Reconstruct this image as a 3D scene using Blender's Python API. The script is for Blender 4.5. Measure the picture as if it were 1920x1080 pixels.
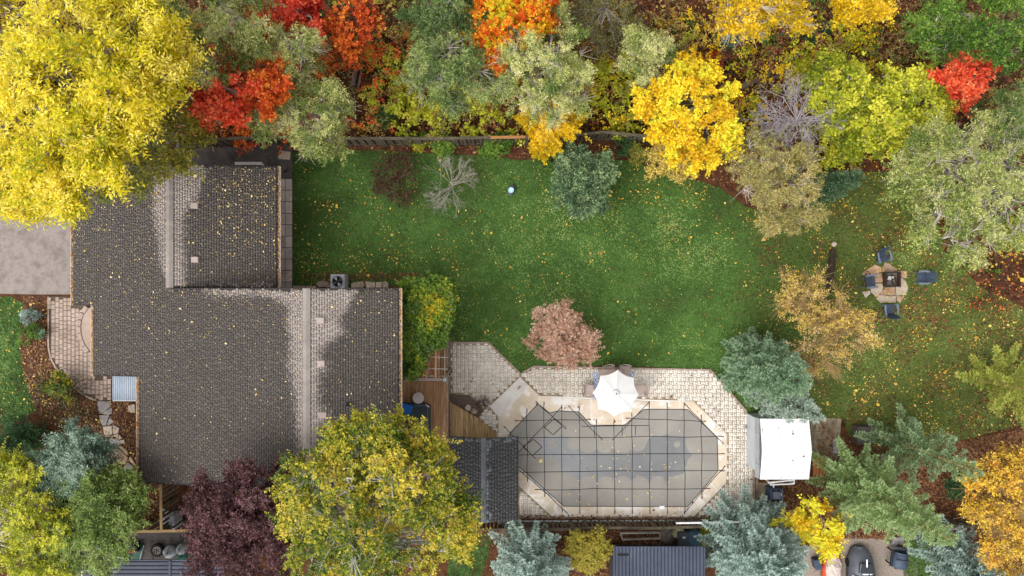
import bpy, math, random
import numpy as np
from mathutils import Vector
# ------------------------------------------------------------------ scene, camera, light
for o in list(bpy.data.objects): bpy.data.objects.remove(o)
SC = bpy.context.scene
COL = SC.collection
H = 35.5          # camera height above the lawn, metres
S = 36.0          # photo pixels per metre on the lawn
rng = np.random.default_rng(11)
random.seed(11)
cam = bpy.data.cameras.new('camera'); camo = bpy.data.objects.new('camera', cam); COL.objects.link(camo)
camo.location = (0, 0, H); cam.sensor_width = 36; cam.lens = 36 * H / (1920 / S)
cam.clip_start = 0.5; cam.clip_end = 1000; SC.camera = camo
W = bpy.data.worlds.new('World'); SC.world = W; W.use_nodes = True
nt = W.node_tree; bg = nt.nodes['Background']
sky = nt.nodes.new('ShaderNodeTexSky'); sky.sky_type = 'NISHITA'; sky.sun_disc = False
SUN_EL, SUN_AZ = 52, 235          # azimuth clockwise from north (+Y): light comes from the south-west
sky.sun_elevation = math.radians(SUN_EL); sky.sun_rotation = math.radians(SUN_AZ)
sky.air_density = 1.0; sky.dust_density = 4.0; sky.ozone_density = 1.0
hs = nt.nodes.new('ShaderNodeHueSaturation'); hs.inputs['Saturation'].default_value = 0.08
nt.links.new(sky.outputs[0], hs.inputs['Color']); nt.links.new(hs.outputs[0], bg.inputs['Color'])
bg.inputs['Strength'].default_value = 0.15
sun = bpy.data.lights.new('sun', 'SUN'); sun.energy = 0.55; sun.angle = math.radians(75); sun.color = (1, .96, .9)
suno = bpy.data.objects.new('sun', sun); COL.objects.link(suno)
el, az = math.radians(SUN_EL), math.radians(SUN_AZ)
tosun = Vector((math.sin(az) * math.cos(el), math.cos(az) * math.cos(el), math.sin(el)))
suno.rotation_euler = tosun.to_track_quat('Z', 'Y').to_euler(); suno.location = (-30, -30, 60)
SC.view_settings.view_transform = 'Standard'; SC.view_settings.look = 'None'
SC.view_settings.gamma = 1; SC.view_settings.use_curve_mapping = False
SC.view_settings.exposure = 1.0
SC.render.engine = 'CYCLES'
# ------------------------------------------------------------------ helpers
def P(px, py, z=0.0):
    k = (1 - z / H) / S
    return ((px - 960) * k, (540 - py) * k, z)
def XY(px, py, z=0.0): return P(px, py, z)[:2]
ORG = {}
def org(o): return np.array(ORG.get(o.name, (0, 0, 0)), float)
def tag(o, label=None, cat=None, group=None, kind=None):
    if label: o['label'] = label
    if cat: o['category'] = cat
    if group: o['group'] = group
    if kind: o['kind'] = kind
    return o
def empty(name, loc, label, cat, group=None, rz=0, local=False):
    o = bpy.data.objects.new(name, None); COL.objects.link(o); o.location = loc; o.rotation_euler = (0, 0, rz)
    o.empty_display_size = .2
    ORG[o.name] = (0, 0, 0) if local else tuple(loc)
    return tag(o, label, cat, group)
def mesh(name, v, f, mat, tint=None, smooth=False):
    """v (N,3); f: list of faces or an (M,k) int array"""
    me = bpy.data.meshes.new(name)
    v = np.asarray(v, np.float32)
    if isinstance(f, np.ndarray):
        m, k = f.shape
        me.vertices.add(len(v)); me.vertices.foreach_set('co', v.ravel())
        me.loops.add(m * k); me.loops.foreach_set('vertex_index', f.astype(np.int32).ravel())
        me.polygons.add(m); me.polygons.foreach_set('loop_start', np.arange(0, m * k, k, dtype=np.int32))
        me.update(calc_edges=True)
    else:
        me.from_pydata([tuple(map(float, q)) for q in v], [], [list(map(int, q)) for q in f]); me.update()
    if tint is not None:
        a = me.attributes.new('tint', 'FLOAT', 'FACE'); a.data.foreach_set('value', np.asarray(tint, np.float32))
    if smooth: me.polygons.foreach_set('use_smooth', np.ones(len(me.polygons), bool))
    me.materials.append(mat)
    return me
def obj(name, v, f, mat, parent=None, tint=None, smooth=False, kind=None):
    v = np.asarray(v, float)
    if parent is not None: v = v - org(parent)
    o = bpy.data.objects.new(name, mesh(name, v, f, mat, tint, smooth)); COL.objects.link(o)
    if parent is not None: o.parent = parent; ORG[o.name] = tuple(org(parent))
    if kind: o['kind'] = kind
    return o
def inst(name, me, loc, parent, rz=0, scale=None):
    o = bpy.data.objects.new(name, me); COL.objects.link(o)
    o.location = np.asarray(loc, float) - (org(parent) if parent else 0); o.rotation_euler = (0, 0, rz)
    if scale: o.scale = scale
    if parent: o.parent = parent
    return o
class MB:
    def __init__(s): s.v = []; s.f = []
    def add(s, v, f):
        n = len(s.v); s.v += [tuple(q) for q in v]; s.f += [[i + n for i in q] for q in f]; return s
    def box(s, x0, x1, y0, y1, z0, z1, b=0.0):
        if b:
            v = [(x0,y0,z0),(x1,y0,z0),(x1,y1,z0),(x0,y1,z0),(x0,y0,z1-b),(x1,y0,z1-b),(x1,y1,z1-b),(x0,y1,z1-b),
                 (x0+b,y0+b,z1),(x1-b,y0+b,z1),(x1-b,y1-b,z1),(x0+b,y1-b,z1)]
            f = [(3,2,1,0),(8,9,10,11)] + [(i,(i+1)%4,4+(i+1)%4,4+i) for i in range(4)] + [(4+i,4+(i+1)%4,8+(i+1)%4,8+i) for i in range(4)]
        else:
            v = [(x0,y0,z0),(x1,y0,z0),(x1,y1,z0),(x0,y1,z0),(x0,y0,z1),(x1,y0,z1),(x1,y1,z1),(x0,y1,z1)]
            f = [(3,2,1,0),(4,5,6,7)] + [(i,(i+1)%4,4+(i+1)%4,4+i) for i in range(4)]
        return s.add(v, f)
    def prism(s, poly, z0, z1, b=0.0):
        poly = [tuple(p[:2]) for p in poly]
        a = sum(poly[i-1][0]*poly[i][1]-poly[i][0]*poly[i-1][1] for i in range(len(poly)))
        if a < 0: poly = poly[::-1]
        n = len(poly); cx = sum(p[0] for p in poly)/n; cy = sum(p[1] for p in poly)/n
        v = [(x,y,z0) for x,y in poly] + [(x,y,z1-b) for x,y in poly]
        f = [tuple(range(n))[::-1]] + [(i,(i+1)%n,n+(i+1)%n,n+i) for i in range(n)]
        if b:
            for x,y in poly:
                d = math.hypot(x-cx,y-cy) or 1
                v.append((x-(x-cx)/d*b*1.5, y-(y-cy)/d*b*1.5, z1))
            f += [(n+i,n+(i+1)%n,2*n+(i+1)%n,2*n+i) for i in range(n)] + [tuple(range(2*n,3*n))]
        else: f.append(tuple(range(n,2*n)))
        return s.add(v, f)
    def tube(s, pts, r, n=8, cap=True):
        pts = [Vector(p) for p in pts]; rs = r if isinstance(r, (list, tuple)) else [r]*len(pts)
        v = []; f = []
        for i, p in enumerate(pts):
            d = (pts[min(i+1,len(pts)-1)] - pts[max(i-1,0)]).normalized()
            a = d.cross(Vector((0,0,1)) if abs(d.z) < .95 else Vector((1,0,0))).normalized(); b = d.cross(a)
            for k in range(n):
                t = 2*math.pi*k/n; q = p + (a*math.cos(t) + b*math.sin(t))*rs[i]; v.append(tuple(q))
        for i in range(len(pts)-1):
            for k in range(n): f.append((i*n+k, i*n+(k+1)%n, (i+1)*n+(k+1)%n, (i+1)*n+k))
        if cap: f += [tuple(range(n))[::-1], tuple(range((len(pts)-1)*n, len(pts)*n))]
        return s.add(v, f)
    def lathe(s, prof, c=(0,0,0), n=16):
        v = []; f = []
        for r, z in prof:
            for k in range(n):
                t = 2*math.pi*k/n; v.append((c[0]+r*math.cos(t), c[1]+r*math.sin(t), c[2]+z))
        for i in range(len(prof)-1):
            for k in range(n): f.append((i*n+k, i*n+(k+1)%n, (i+1)*n+(k+1)%n, (i+1)*n+k))
        f += [tuple(range(n))[::-1], tuple(range((len(prof)-1)*n, len(prof)*n))]
        return s.add(v, f)
    def rot(s, ang, c=(0,0)):
        ca, sa = math.cos(ang), math.sin(ang)
        s.v = [(c[0]+(x-c[0])*ca-(y-c[1])*sa, c[1]+(x-c[0])*sa+(y-c[1])*ca, z) for x,y,z in s.v]; return s
    def shift(s, d): s.v = [(x+d[0],y+d[1],z+d[2]) for x,y,z in s.v]; return s
    def obj(s, name, mat, parent=None, kind=None, smooth=False, tint=None): return obj(name, s.v, s.f, mat, parent, tint, smooth, kind)
    def mesh(s, name, mat): return mesh(name, s.v, s.f, mat)
def inpoly(x, y, poly):
    c = np.zeros(np.shape(x), bool); x = np.asarray(x); y = np.asarray(y); n = len(poly)
    for i in range(n):
        x0, y0 = poly[i][:2]; x1, y1 = poly[i-1][:2]
        if y0 == y1: continue
        c ^= ((y0 > y) != (y1 > y)) & (x < (x1-x0)*(y-y0)/(y1-y0)+x0)
    return c
def nrm(a): return a / np.maximum(np.linalg.norm(a, axis=-1, keepdims=True), 1e-9)
# ------------------------------------------------------------------ materials
def _new(name):
    m = bpy.data.materials.new(name); m.use_nodes = True; n = m.node_tree
    return m, n, n.nodes['Principled BSDF']
def ramp(n, cols):
    r = n.nodes.new('ShaderNodeValToRGB'); e = r.color_ramp.elements
    for i, c in enumerate(cols):
        q = e[i] if i < 2 else e.new(.5)
        q.color = (*c, 1)
    ps = np.linspace(0, 1, len(cols))
    for i in range(len(cols)): e[i].position = ps[i]
    for i, c in enumerate(cols): e[i].color = (*c, 1)
    return r
def math_(n, op, a, b=None):
    q = n.nodes.new('ShaderNodeMath'); q.operation = op
    for i, s in enumerate((a, b)):
        if s is None: continue
        if isinstance(s, (int, float)): q.inputs[i].default_value = s
        else: n.links.new(s, q.inputs[i])
    return q.outputs[0]
def noise(n, vec, scale, detail=6, rough=.6, dist=0):
    q = n.nodes.new('ShaderNodeTexNoise'); q.inputs['Scale'].default_value = scale; q.inputs['Detail'].default_value = detail
    q.inputs['Roughness'].default_value = rough; q.inputs['Distortion'].default_value = dist
    if vec is not None: n.links.new(vec, q.inputs['Vector'])
    return q.outputs['Fac']
def stretch01(n, fac, lo=.3, hi=.7):
    q = n.nodes.new('ShaderNodeMapRange'); q.inputs['From Min'].default_value = lo; q.inputs['From Max'].default_value = hi
    n.links.new(fac, q.inputs['Value']); return q.outputs[0]
def mixc(n, fac, a, b, mode='MIX'):
    q = n.nodes.new('ShaderNodeMix'); q.data_type = 'RGBA'; q.blend_type = mode
    for i, s in ((0, fac), (6, a), (7, b)):
        if isinstance(s, (int, float)): q.inputs[i].default_value = s
        elif isinstance(s, tuple): q.inputs[i].default_value = (*s, 1)
        else: n.links.new(s, q.inputs[i])
    return q.outputs[2]
def worldpos(n, sc=(1,1,1)):
    g = n.nodes.new('ShaderNodeNewGeometry'); mp = n.nodes.new('ShaderNodeMapping'); mp.inputs['Scale'].default_value = sc
    n.links.new(g.outputs['Position'], mp.inputs['Vector']); return mp.outputs[0], g
def M(name, cols, scale=3, rough=.8, bump=.2, bscale=40, rnd=0., island=0., sc=(1,1,1), metal=0, spec=.35, stain=None, sscale=.8, slo=.5, shi=.65):
    m, n, p = _new(name); vec, g = worldpos(n, sc)
    if len(cols) > 1:
        r = ramp(n, cols); n.links.new(stretch01(n, noise(n, vec, scale)), r.inputs[0]); c = r.outputs[0]
    else:
        q = n.nodes.new('ShaderNodeRGB'); q.outputs[0].default_value = (*cols[0], 1); c = q.outputs[0]
    if rnd or island:
        if rnd: i = n.nodes.new('ShaderNodeObjectInfo'); val = i.outputs['Random']; amt = rnd
        else: val = g.outputs['Random Per Island']; amt = island
        k = math_(n, 'MULTIPLY_ADD', val, amt); k.node.inputs[2].default_value = 1 - amt / 2
        h = n.nodes.new('ShaderNodeHueSaturation'); n.links.new(k, h.inputs['Value']); n.links.new(c, h.inputs['Color']); c = h.outputs[0]
    if stain:
        f = stretch01(n, noise(n, vec, sscale, 8, .65, .6), slo, shi); c = mixc(n, f, c, stain)
    n.links.new(c, p.inputs['Base Color'])
    p.inputs['Roughness'].default_value = rough; p.inputs['Metallic'].default_value = metal; p.inputs['Specular IOR Level'].default_value = spec
    if bump:
        b = n.nodes.new('ShaderNodeBump'); b.inputs['Strength'].default_value = bump; b.inputs['Distance'].default_value = .02
        n.links.new(noise(n, vec, bscale), b.inputs['Height']); n.links.new(b.outputs[0], p.inputs['Normal'])
    return m
def leafmat(name, cols, trans=.3, rough=.55):
    m, n, p = _new(name)
    a = n.nodes.new('ShaderNodeAttribute'); a.attribute_name = 'tint'
    r = ramp(n, cols); n.links.new(a.outputs['Fac'], r.inputs[0])
    n.links.new(r.outputs[0], p.inputs['Base Color']); p.inputs['Roughness'].default_value = rough; p.inputs['Specular IOR Level'].default_value = .25
    if trans:
        t = n.nodes.new('ShaderNodeBsdfTranslucent'); n.links.new(r.outputs[0], t.inputs[0])
        x = n.nodes.new('ShaderNodeMixShader'); x.inputs[0].default_value = trans
        n.links.new(p.outputs[0], x.inputs[1]); n.links.new(t.outputs[0], x.inputs[2])
        n.links.new(x.outputs[0], n.nodes['Material Output'].inputs[0])
    return m
def hexc(h):
    c = [int(h[i:i+2], 16)/255 for i in (0, 2, 4)]
    return tuple(x/12.92 if x <= .04045 else ((x+.055)/1.055)**2.4 for x in c)
def HX(*hs): return [hexc(h) for h in hs]
# ------------------------------------------------------------------ vectorised leaves and twigs
UP = np.array([0, 0, 1.])
def leafgeo(c, d, n, l, w):
    """rhombic, slightly folded leaves"""
    d = nrm(d); s = nrm(np.cross(n, d)); n2 = np.cross(d, s)
    l = np.broadcast_to(np.asarray(l, float), (len(c),))[:, None]; w = np.broadcast_to(np.asarray(w, float), (len(c),))[:, None]
    v = np.stack([c - d*l*.5, c + s*w*.5 + n2*w*.15, c + d*l*.5, c - s*w*.5 + n2*w*.15], 1).reshape(-1, 3)
    return v, np.arange(len(c)*4).reshape(-1, 4)
def seggeo(p0, p1, r0, r1, n=4):
    p0 = np.asarray(p0, float); p1 = np.asarray(p1, float); m = len(p0)
    d = nrm(p1-p0); ref = np.where(np.abs(d[:, 2:3]) < .9, UP, np.array([1., 0, 0])); a = nrm(np.cross(d, ref)); b = np.cross(d, a)
    t = np.arange(n)*2*math.pi/n; ring = a[:, None]*np.cos(t)[None, :, None] + b[:, None]*np.sin(t)[None, :, None]
    r0 = np.broadcast_to(np.asarray(r0, float), (m,))[:, None, None]; r1 = np.broadcast_to(np.asarray(r1, float), (m,))[:, None, None]
    v = np.concatenate([p0[:, None]+ring*r0, p1[:, None]+ring*r1], 1).reshape(-1, 3)
    k = np.arange(n); f = np.stack([k, (k+1) % n, n+(k+1) % n, n+k], 1)
    return v, (f[None] + (np.arange(m)*2*n)[:, None, None]).reshape(-1, 4)
def cat(gs):
    vs, fs, o = [], [], 0
    for v, f in gs:
        if len(v) == 0: continue
        vs.append(v); fs.append(f+o); o += len(v)
    return np.concatenate(vs), np.concatenate(fs)
# ------------------------------------------------------------------ material library
def lawnmat():
    m, n, p = _new('lawn_grass'); vec, g = worldpos(n)
    big = stretch01(n, noise(n, vec, .28, 6, .65, .5), .36, .64)
    r = ramp(n, HX('2e3c1a', '405a28', '577838')); n.links.new(big, r.inputs[0])
    fine = ramp(n, HX('253c18', '3e5e28', '647a40')); n.links.new(stretch01(n, noise(n, vec, 9, 8, .75), .3, .7), fine.inputs[0])
    c = mixc(n, .5, r.outputs[0], fine.outputs[0])
    sep = n.nodes.new('ShaderNodeSeparateXYZ'); n.links.new(g.outputs['Position'], sep.inputs[0])
    # tired, leaf-littered grass towards the east end of the garden
    ex = n.nodes.new('ShaderNodeMapRange'); ex.inputs['From Min'].default_value = 11; ex.inputs['From Max'].default_value = 19
    n.links.new(sep.outputs[0], ex.inputs['Value'])
    dn = stretch01(n, noise(n, vec, .5, 8, .7, .5), .35, .7)
    c = mixc(n, math_(n, 'MULTIPLY', ex.outputs[0], math_(n, 'MULTIPLY_ADD', dn, .5)), c, hexc('64622f'))
    dirt = stretch01(n, noise(n, vec, .8, 9, .72, .8), .60, .70)
    c = mixc(n, math_(n, 'MULTIPLY', dirt, math_(n, 'MULTIPLY_ADD', ex.outputs[0], .8)), c, hexc('5d4a38'))
    n.links.new(c, p.inputs['Base Color']); p.inputs['Roughness'].default_value = .9; p.inputs['Specular IOR Level'].default_value = .1
    b = n.nodes.new('ShaderNodeBump'); b.inputs['Strength'].default_value = .8; b.inputs['Distance'].default_value = .05
    n.links.new(noise(n, vec, 22, 8, .75), b.inputs['Height']); n.links.new(b.outputs[0], p.inputs['Normal'])
    return m
MT = dict(
    lawn=lawnmat(),
    soil=M('leafy_soil', HX('2a1c15', '46301f', '5a3a26', '3a2a20'), 2.2, .95, .6, 18, spec=.1),
    drive=M('driveway_concrete', HX('70665f', '7e756f', '8b827c', '756c66'), 2.2, .9, .4, 60, stain=hexc('5c4f47'), sscale=.9, slo=.5, shi=.85),
    paver=M('pale_paver', HX('c6bbae', 'd4cabe', 'dfd7cc'), .8, .85, .3, 60, island=.3, stain=hexc('93866f'), sscale=.5, slo=.56, shi=.85),
    pfront=M('pinkish_paver', HX('8c7a6d', 'a08d80', 'ad9b8f'), 1., .85, .3, 60, rnd=.22, stain=hexc('8d7a6c'), sscale=.7, slo=.55, shi=.8),
    grout=M('mossy_joint', HX('7a6c5a', '94856e', '665844'), 1.5, .95, .3, 60),
    groutd=M('dark_joint', HX('4b3f35', '5c4e42'), 1.5, .95, .3, 60),
    slab=M('coping_concrete', HX('b8a791', 'c8b8a4', 'd2c6b6'), .9, .8, .15, 50, rnd=.12, stain=hexc('d9d2cc'), sscale=1.1, slo=.52, shi=.6),
    slabw=M('white_concrete', HX('c9c2bc', 'd6d0cb'), 1.2, .8, .15, 50, stain=hexc('bdb3aa'), sscale=.8),
    joint=M('white_joint', HX('e6e2dd'), 1, .8, 0),
    wslab=M('weathered_slab', HX('bcaea4', 'cfc1b7', 'dbd0c7'), 2.0, .9, .3, 40, rnd=.45, stain=hexc('7d6c62'), sscale=1.6, slo=.55, shi=.75),
    asph=M('dark_asphalt', HX('4a4644', '5e5855', '6d6562'), 1.2, .9, .4, 60, stain=hexc('2a2727'), sscale=1.2, slo=.55, shi=.66),
    stone=M('flagstone', HX('8d7e70', 'a99a8b', 'b7a695', '9a8b84'), 1.6, .85, .5, 14, rnd=.4, stain=hexc('6f625a'), sscale=2.2, slo=.58, shi=.7),
    stoneg=M('grey_flagstone', HX('716c6c', '8c8787', '9b9492'), 1.6, .85, .5, 14, rnd=.4),
    stonep=M('warm_flagstone', HX('8f6f58', 'a98a70', 'b89b85'), 1.8, .85, .5, 14, rnd=.3, stain=hexc('5d544f'), sscale=2.4, slo=.58, shi=.68),
    deck=M('deck_timber', HX('966a4c', 'b08460', 'c09a76'), 2.2, .75, .3, 30, rnd=.35, sc=(6, .5, 1), stain=hexc('5b4234'), sscale=1.2, slo=.6, shi=.75),
    plat=M('platform_timber', HX('8a6e4a', 'a88a60', 'b89c74'), 2.2, .8, .3, 30, rnd=.35, sc=(6, .6, 1), stain=hexc('5d4a2b'), sscale=1.4, slo=.58, shi=.7),
    fence=M('weathered_fence', HX('3c352b', '524a3c', '625846'), 2.5, .9, .4, 30, rnd=.3, sc=(1, 1, 3)),
    fencew=M('white_fence', HX('b9b4b2', 'cfcbca'), 2.5, .7, .2, 30, rnd=.15),
    rail=M('brown_rail', HX('6b5a4d', '85705f', '96826f'), 2.5, .7, .3, 30, rnd=.2),
    newwood=M('new_timber', HX('8f5428', 'a8683a', 'b87a48'), 2.2, .7, .3, 30, rnd=.4, sc=(6, .6, 1)),
    railo=M('orange_rail', HX('7d6645', '92794f'), 2.2, .8, .3, 30, rnd=.3),
    railn=M('new_rail', HX('8f6238', 'a5754a'), 2.2, .8, .3, 30, rnd=.3),
    raft=M('rafter_timber', HX('7d5438', '96694a', 'a67a58'), 2.2, .7, .3, 30, rnd=.4, sc=(6, .6, 1)),
    white=M('white_paint', [(.8, .8, .8)], 1, .5, .05),
    whitem=M('white_metal_roof', HX('d4d4d4', 'dadada'), .6, .4, .04, 6, spec=.4),
    gutter=M('white_gutter', HX('c9c0b8', 'd8d2cc'), 2, .5, 0),
    greyp=M('pale_grey_panel', HX('a2a5a8', 'b4b7ba'), 1.5, .5, .05, rnd=.12),
    greypd=M('grey_panel', HX('85888b', '94979a'), 1.5, .6, .05, rnd=.15),
    slated=M('slate_rib', HX('282c36', '30343f'), 1.0, .6, 0, spec=.2),
    awn=M('bluegrey_sheet', HX('7d8894', '8e99a5'), 1.2, .45, .05, rnd=.08, metal=.2),
    slate=M('slate_metal', HX('3a3f4c', '444957', '4c5160'), 1.0, .6, .06, 20, rnd=.08, spec=.2),
    black=M('black_plastic', [(.018, .018, .02)], 1, .5, .1),
    strap=M('black_strap', HX('121214', '1c1c1f'), 6, .7, .1),
    rust=M('rusty_spring', HX('38231b', '523327'), 8, .7, .2),
    dark=M('dark_slot', HX('151413', '1e1c1b'), 3, .9, .2),
    brick=M('house_brick', HX('6a4a40', '7d5a4d', '8c6a5c'), 4, .9, .3, 30),
    vent=M('vent_plastic', HX('96867e', 'a89992'), 3, .7, .05),
    slatebl=M('slate_blue_plastic', HX('323d4f', '3f4b5e'), 3, .6, .1, rnd=.15),
    slatebl2=M('pale_slate_plastic', HX('5d6674', '6c7583'), 3, .6, .1, rnd=.15),
    beige=M('beige_sling', HX('a8968d', 'b5a49b'), 4, .8, .2, 120),
    beigef=M('beige_frame', HX('8e7b72', '9d8a80'), 4, .5, 0),
    canvas=M('white_canvas', HX('c9c6c4', 'd3d0ce'), 1.2, .85, .15, 60),
    tub=M('tub_cover_vinyl', HX('23282d', '2c3237', '353b41'), 1.2, .45, .15, 12),
    tubedge=M('tub_piping', HX('5a6570'), 1, .5, 0),
    blue=M('blue_fabric', HX('0f4f94', '1560ad'), 3, .7, .2, 60),
    table=M('whitish_top', HX('9f948f', 'b3a9a4', 'c0b8b3'), 2, .5, .1, 20),
    brown=M('brown_cover_cloth', HX('4b423e', '574d48'), 2, .8, .2, 50),
    gravel=M('gravel', HX('6e6258', '877b70', '9a8e84', '5a5048'), 14, .95, .9, 40, spec=.1),
    bedgr=M('bed_gravel', HX('4a3d36', '63544b', '75665d'), 12, .95, .9, 40, spec=.1),
    tyre=M('tyre_rubber', [(.012, .012, .013)], 1, .8, .2),
    alloy=M('alloy', HX('b3a893', 'cfc5b4'), 3, .35, .05, metal=.6),
    bag=M('translucent_bag', HX('8e9096', 'b5b8bd', 'd4d6da'), 5, .4, .8, 9),
    greenbag=M('green_bag', HX('0f5a48', '1c7a62'), 4, .45, .8, 10),
    red=M('red_plastic', HX('a32312', 'c23a1c'), 4, .5, .1),
    orangeb=M('orange_body', HX('a8351c', 'bf4a2a', 'c9654a'), 2, .45, .1),
    green=M('green_board', HX('1c4a40', '285a4e'), 3, .6, .1),
    tarp=M('pale_tarp', HX('82899a', '969dac'), 2, .7, .6, 5),
    film=M('plastic_film', HX('a08a80', 'b8a89e', 'c9bfb8'), 3, .3, .8, 8),
    greyb=M('grey_body', HX('4c5058', '5d6169'), 1.5, .3, .05, spec=.5),
    glass=M('dark_glass', HX('22262c', '2c3138'), 1.5, .12, 0, spec=.6),
    teal=M('teal_bin', HX('26404f', '34505f'), 3, .5, .1),
    bingrey=M('grey_bin', HX('33373c', '3f444a'), 3, .5, .1),
    tan=M('tan_board', HX('a79f80', 'b8b090'), 2, .8, .1),
    ash=M('ash_wood', HX('8c8680', 'c9c5c0'), 8, .95, .3),
    water=M('water_glaze', HX('9fc6d2', 'b0d2dc'), 2, .15, 0),
    bark=M('grey_bark', HX('5a5048', '746a60', '847a70'), 6, .95, .5, 20),
    barkp=M('pale_twig', HX('93887e', 'aea49a', 'bdb4ab'), 6, .95, .2, 20),
    barkg=M('silver_twig', HX('847a7c', 'a39a9c', 'b5adae'), 6, .95, .2, 20),
    barkd=M('dark_bark', HX('2a211c', '3d312a'), 6, .95, .5, 20),
    barkr=M('reddish_twig', HX('4a2c22', '63402f'), 6, .95, .2, 20),
    birch=M('birch_bark', HX('b5aea6', 'cdc8c2', '857d74'), 5, .8, .3, 20),
    barky=M('straw_twig', HX('96794f', 'ab9162'), 6, .95, .2, 20),
)
def coverm():
    m, n, p = _new('pool_cover_mesh'); vec, g = worldpos(n)
    r = ramp(n, HX('7d7872', '86817a', '8f8a80')); n.links.new(stretch01(n, noise(n, vec, .7)), r.inputs[0])
    wv = n.nodes.new('ShaderNodeTexWave'); wv.inputs['Scale'].default_value = 4; wv.bands_direction = 'Y'; n.links.new(vec, wv.inputs[0])
    c = mixc(n, math_(n, 'MULTIPLY', wv.outputs['Fac'], .10), r.outputs[0], hexc('a09c96'))
    n.links.new(c, p.inputs['Base Color']); p.inputs['Roughness'].default_value = .75
    return m
def puddlem():
    m, n, p = _new('puddle_water')
    t = n.nodes.new('ShaderNodeBsdfTransparent'); t.inputs[0].default_value = (.80, .83, .88, 1)
    gl = n.nodes.new('ShaderNodeBsdfGlossy'); gl.inputs['Roughness'].default_value = .08; gl.inputs[0].default_value = (.8, .85, .9, 1)
    x = n.nodes.new('ShaderNodeMixShader'); x.inputs[0].default_value = .06
    n.links.new(t.outputs[0], x.inputs[1]); n.links.new(gl.outputs[0], x.inputs[2]); n.links.new(x.outputs[0], n.nodes['Material Output'].inputs[0])
    return m
def shinglem(name, wet, dry):
    m, n, p = _new(name); vec, g = worldpos(n)
    a = n.nodes.new('ShaderNodeAttribute'); a.attribute_name = 'tint'
    c = mixc(n, a.outputs['Fac'], wet, dry)
    k = math_(n, 'MULTIPLY_ADD', g.outputs['Random Per Island'], .16); k.node.inputs[2].default_value = .92
    h = n.nodes.new('ShaderNodeHueSaturation'); n.links.new(k, h.inputs['Value']); n.links.new(c, h.inputs['Color'])
    c = mixc(n, .35, h.outputs[0], mixc(n, stretch01(n, noise(n, vec, .6, 4)), h.outputs[0], wet))
    n.links.new(c, p.inputs['Base Color'])
    rr = math_(n, 'MULTIPLY_ADD', a.outputs['Fac'], .3); rr.node.inputs[2].default_value = .6
    n.links.new(rr, p.inputs['Roughness']); p.inputs['Specular IOR Level'].default_value = .25
    return m
def rugm():
    m, n, p = _new('rug_print'); vec, g = worldpos(n, (5.2, 5.2, 1))
    v = n.nodes.new('ShaderNodeTexVoronoi'); v.inputs['Randomness'].default_value = .12; v.inputs['Scale'].default_value = 1; n.links.new(vec, v.inputs[0])
    s = math_(n, 'GREATER_THAN', math_(n, 'SINE', math_(n, 'MULTIPLY', v.outputs['Distance'], 19)), .0)
    n.links.new(mixc(n, s, hexc('d5dce6'), hexc('1f56a0')), p.inputs['Base Color']); p.inputs['Roughness'].default_value = .9
    return m
MT['cover'] = coverm(); MT['puddle'] = puddlem(); MT['rug'] = rugm()
MT['shingle'] = shinglem('asphalt_shingle', hexc('48423e'), hexc('9c918a'))
MT['shingle2'] = shinglem('dark_asphalt_shingle', hexc('383838'), hexc('7f848a'))
MT['under'] = M('shingle_shadow_band', HX('2a2725', '332f2c'), 3, .9, .2, 60)

# ------------------------------------------------------------------ ground sheets
def sheet(name, pts, z, mat, label, kind='structure', cat='ground', px=True):
    poly = [XY(a, b, z) for a, b in pts] if px else pts
    o = MB().prism(poly, z - .3 if z > .03 else z - .003, z).obj(name, mat)
    return tag(o, label, cat, kind=kind)
g = 220
tag(obj('ground', [(-g,-g,0),(g,-g,0),(g,g,0),(-g,g,0)], [(0,1,2,3)], MT['soil']), 'brown leaf-strewn soil under the trees', 'ground', kind='structure')
LAWN = [(548,286),(600,280),(640,284),(700,279),(760,286),(830,290),(900,291),(960,299),(1010,302),(1060,318),(1110,312),(1160,300),(1210,304),(1250,322),(1300,336),(1350,352),(1400,388),(1440,400),(1500,385),(1540,350),(1600,322),(1700,322),(1745,370),(1770,470),(1840,540),(1930,580),(1990,640),(1990,790),(1900,800),(1800,826),(1720,842),(1640,850),(1590,815),(1580,786),(1530,782),(1420,786),(1400,770),(1365,730),(1332,692),(1180,687),(1000,686),(977,700),(916,641),(842,641),(842,532),(548,538)]
def ragged(pts, amp=3, step=14):
    out = []
    for i in range(len(pts)):
        a = np.array(pts[i], float); b = np.array(pts[(i+1) % len(pts)], float); k = max(1, int(np.linalg.norm(b-a)/step))
        for j in range(k): out.append(tuple(a+(b-a)*j/k + (rng.normal(0, amp*.5, 2) if j else 0)))
    return out
LAWNR = ragged(LAWN)
def flat(name, pts, z, mat, label):
    poly = [XY(a, b, z) for a, b in pts]
    return tag(obj(name, [(x, y, z) for x, y in poly][::-1], [tuple(range(len(poly)))], mat), label, 'ground', kind='structure')
flat('lawn', LAWNR, .006, MT['lawn'], 'main back lawn between the tree belt and the pool patio')
FL = [(-90,560),(20,556),(44,570),(34,640),(46,700),(60,740),(70,770),(30,790),(-90,800)]
flat('lawn', ragged(FL), .006, MT['lawn'], 'front lawn at the left edge beside the mulch bed')
NL1 = [(850,1004),(925,1000),(915,1040),(895,1110),(835,1110)]
flat('lawn', ragged(NL1), .006, MT['lawn'], 'small dark patch of neighbouring grass below the fence by the birch')
NL2 = [(1700,1000),(1775,1000),(1760,1060),(1740,1110),(1690,1110)]
flat('lawn', ragged(NL2), .006, MT['lawn'], 'strip of neighbouring grass beside the gravel at bottom right')
sheet('driveway', [(-120,250),(150,250),(150,552),(60,552),(-120,548)], .02, MT['drive'], 'weathered pale concrete driveway left of the house', cat='driveway')
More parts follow.
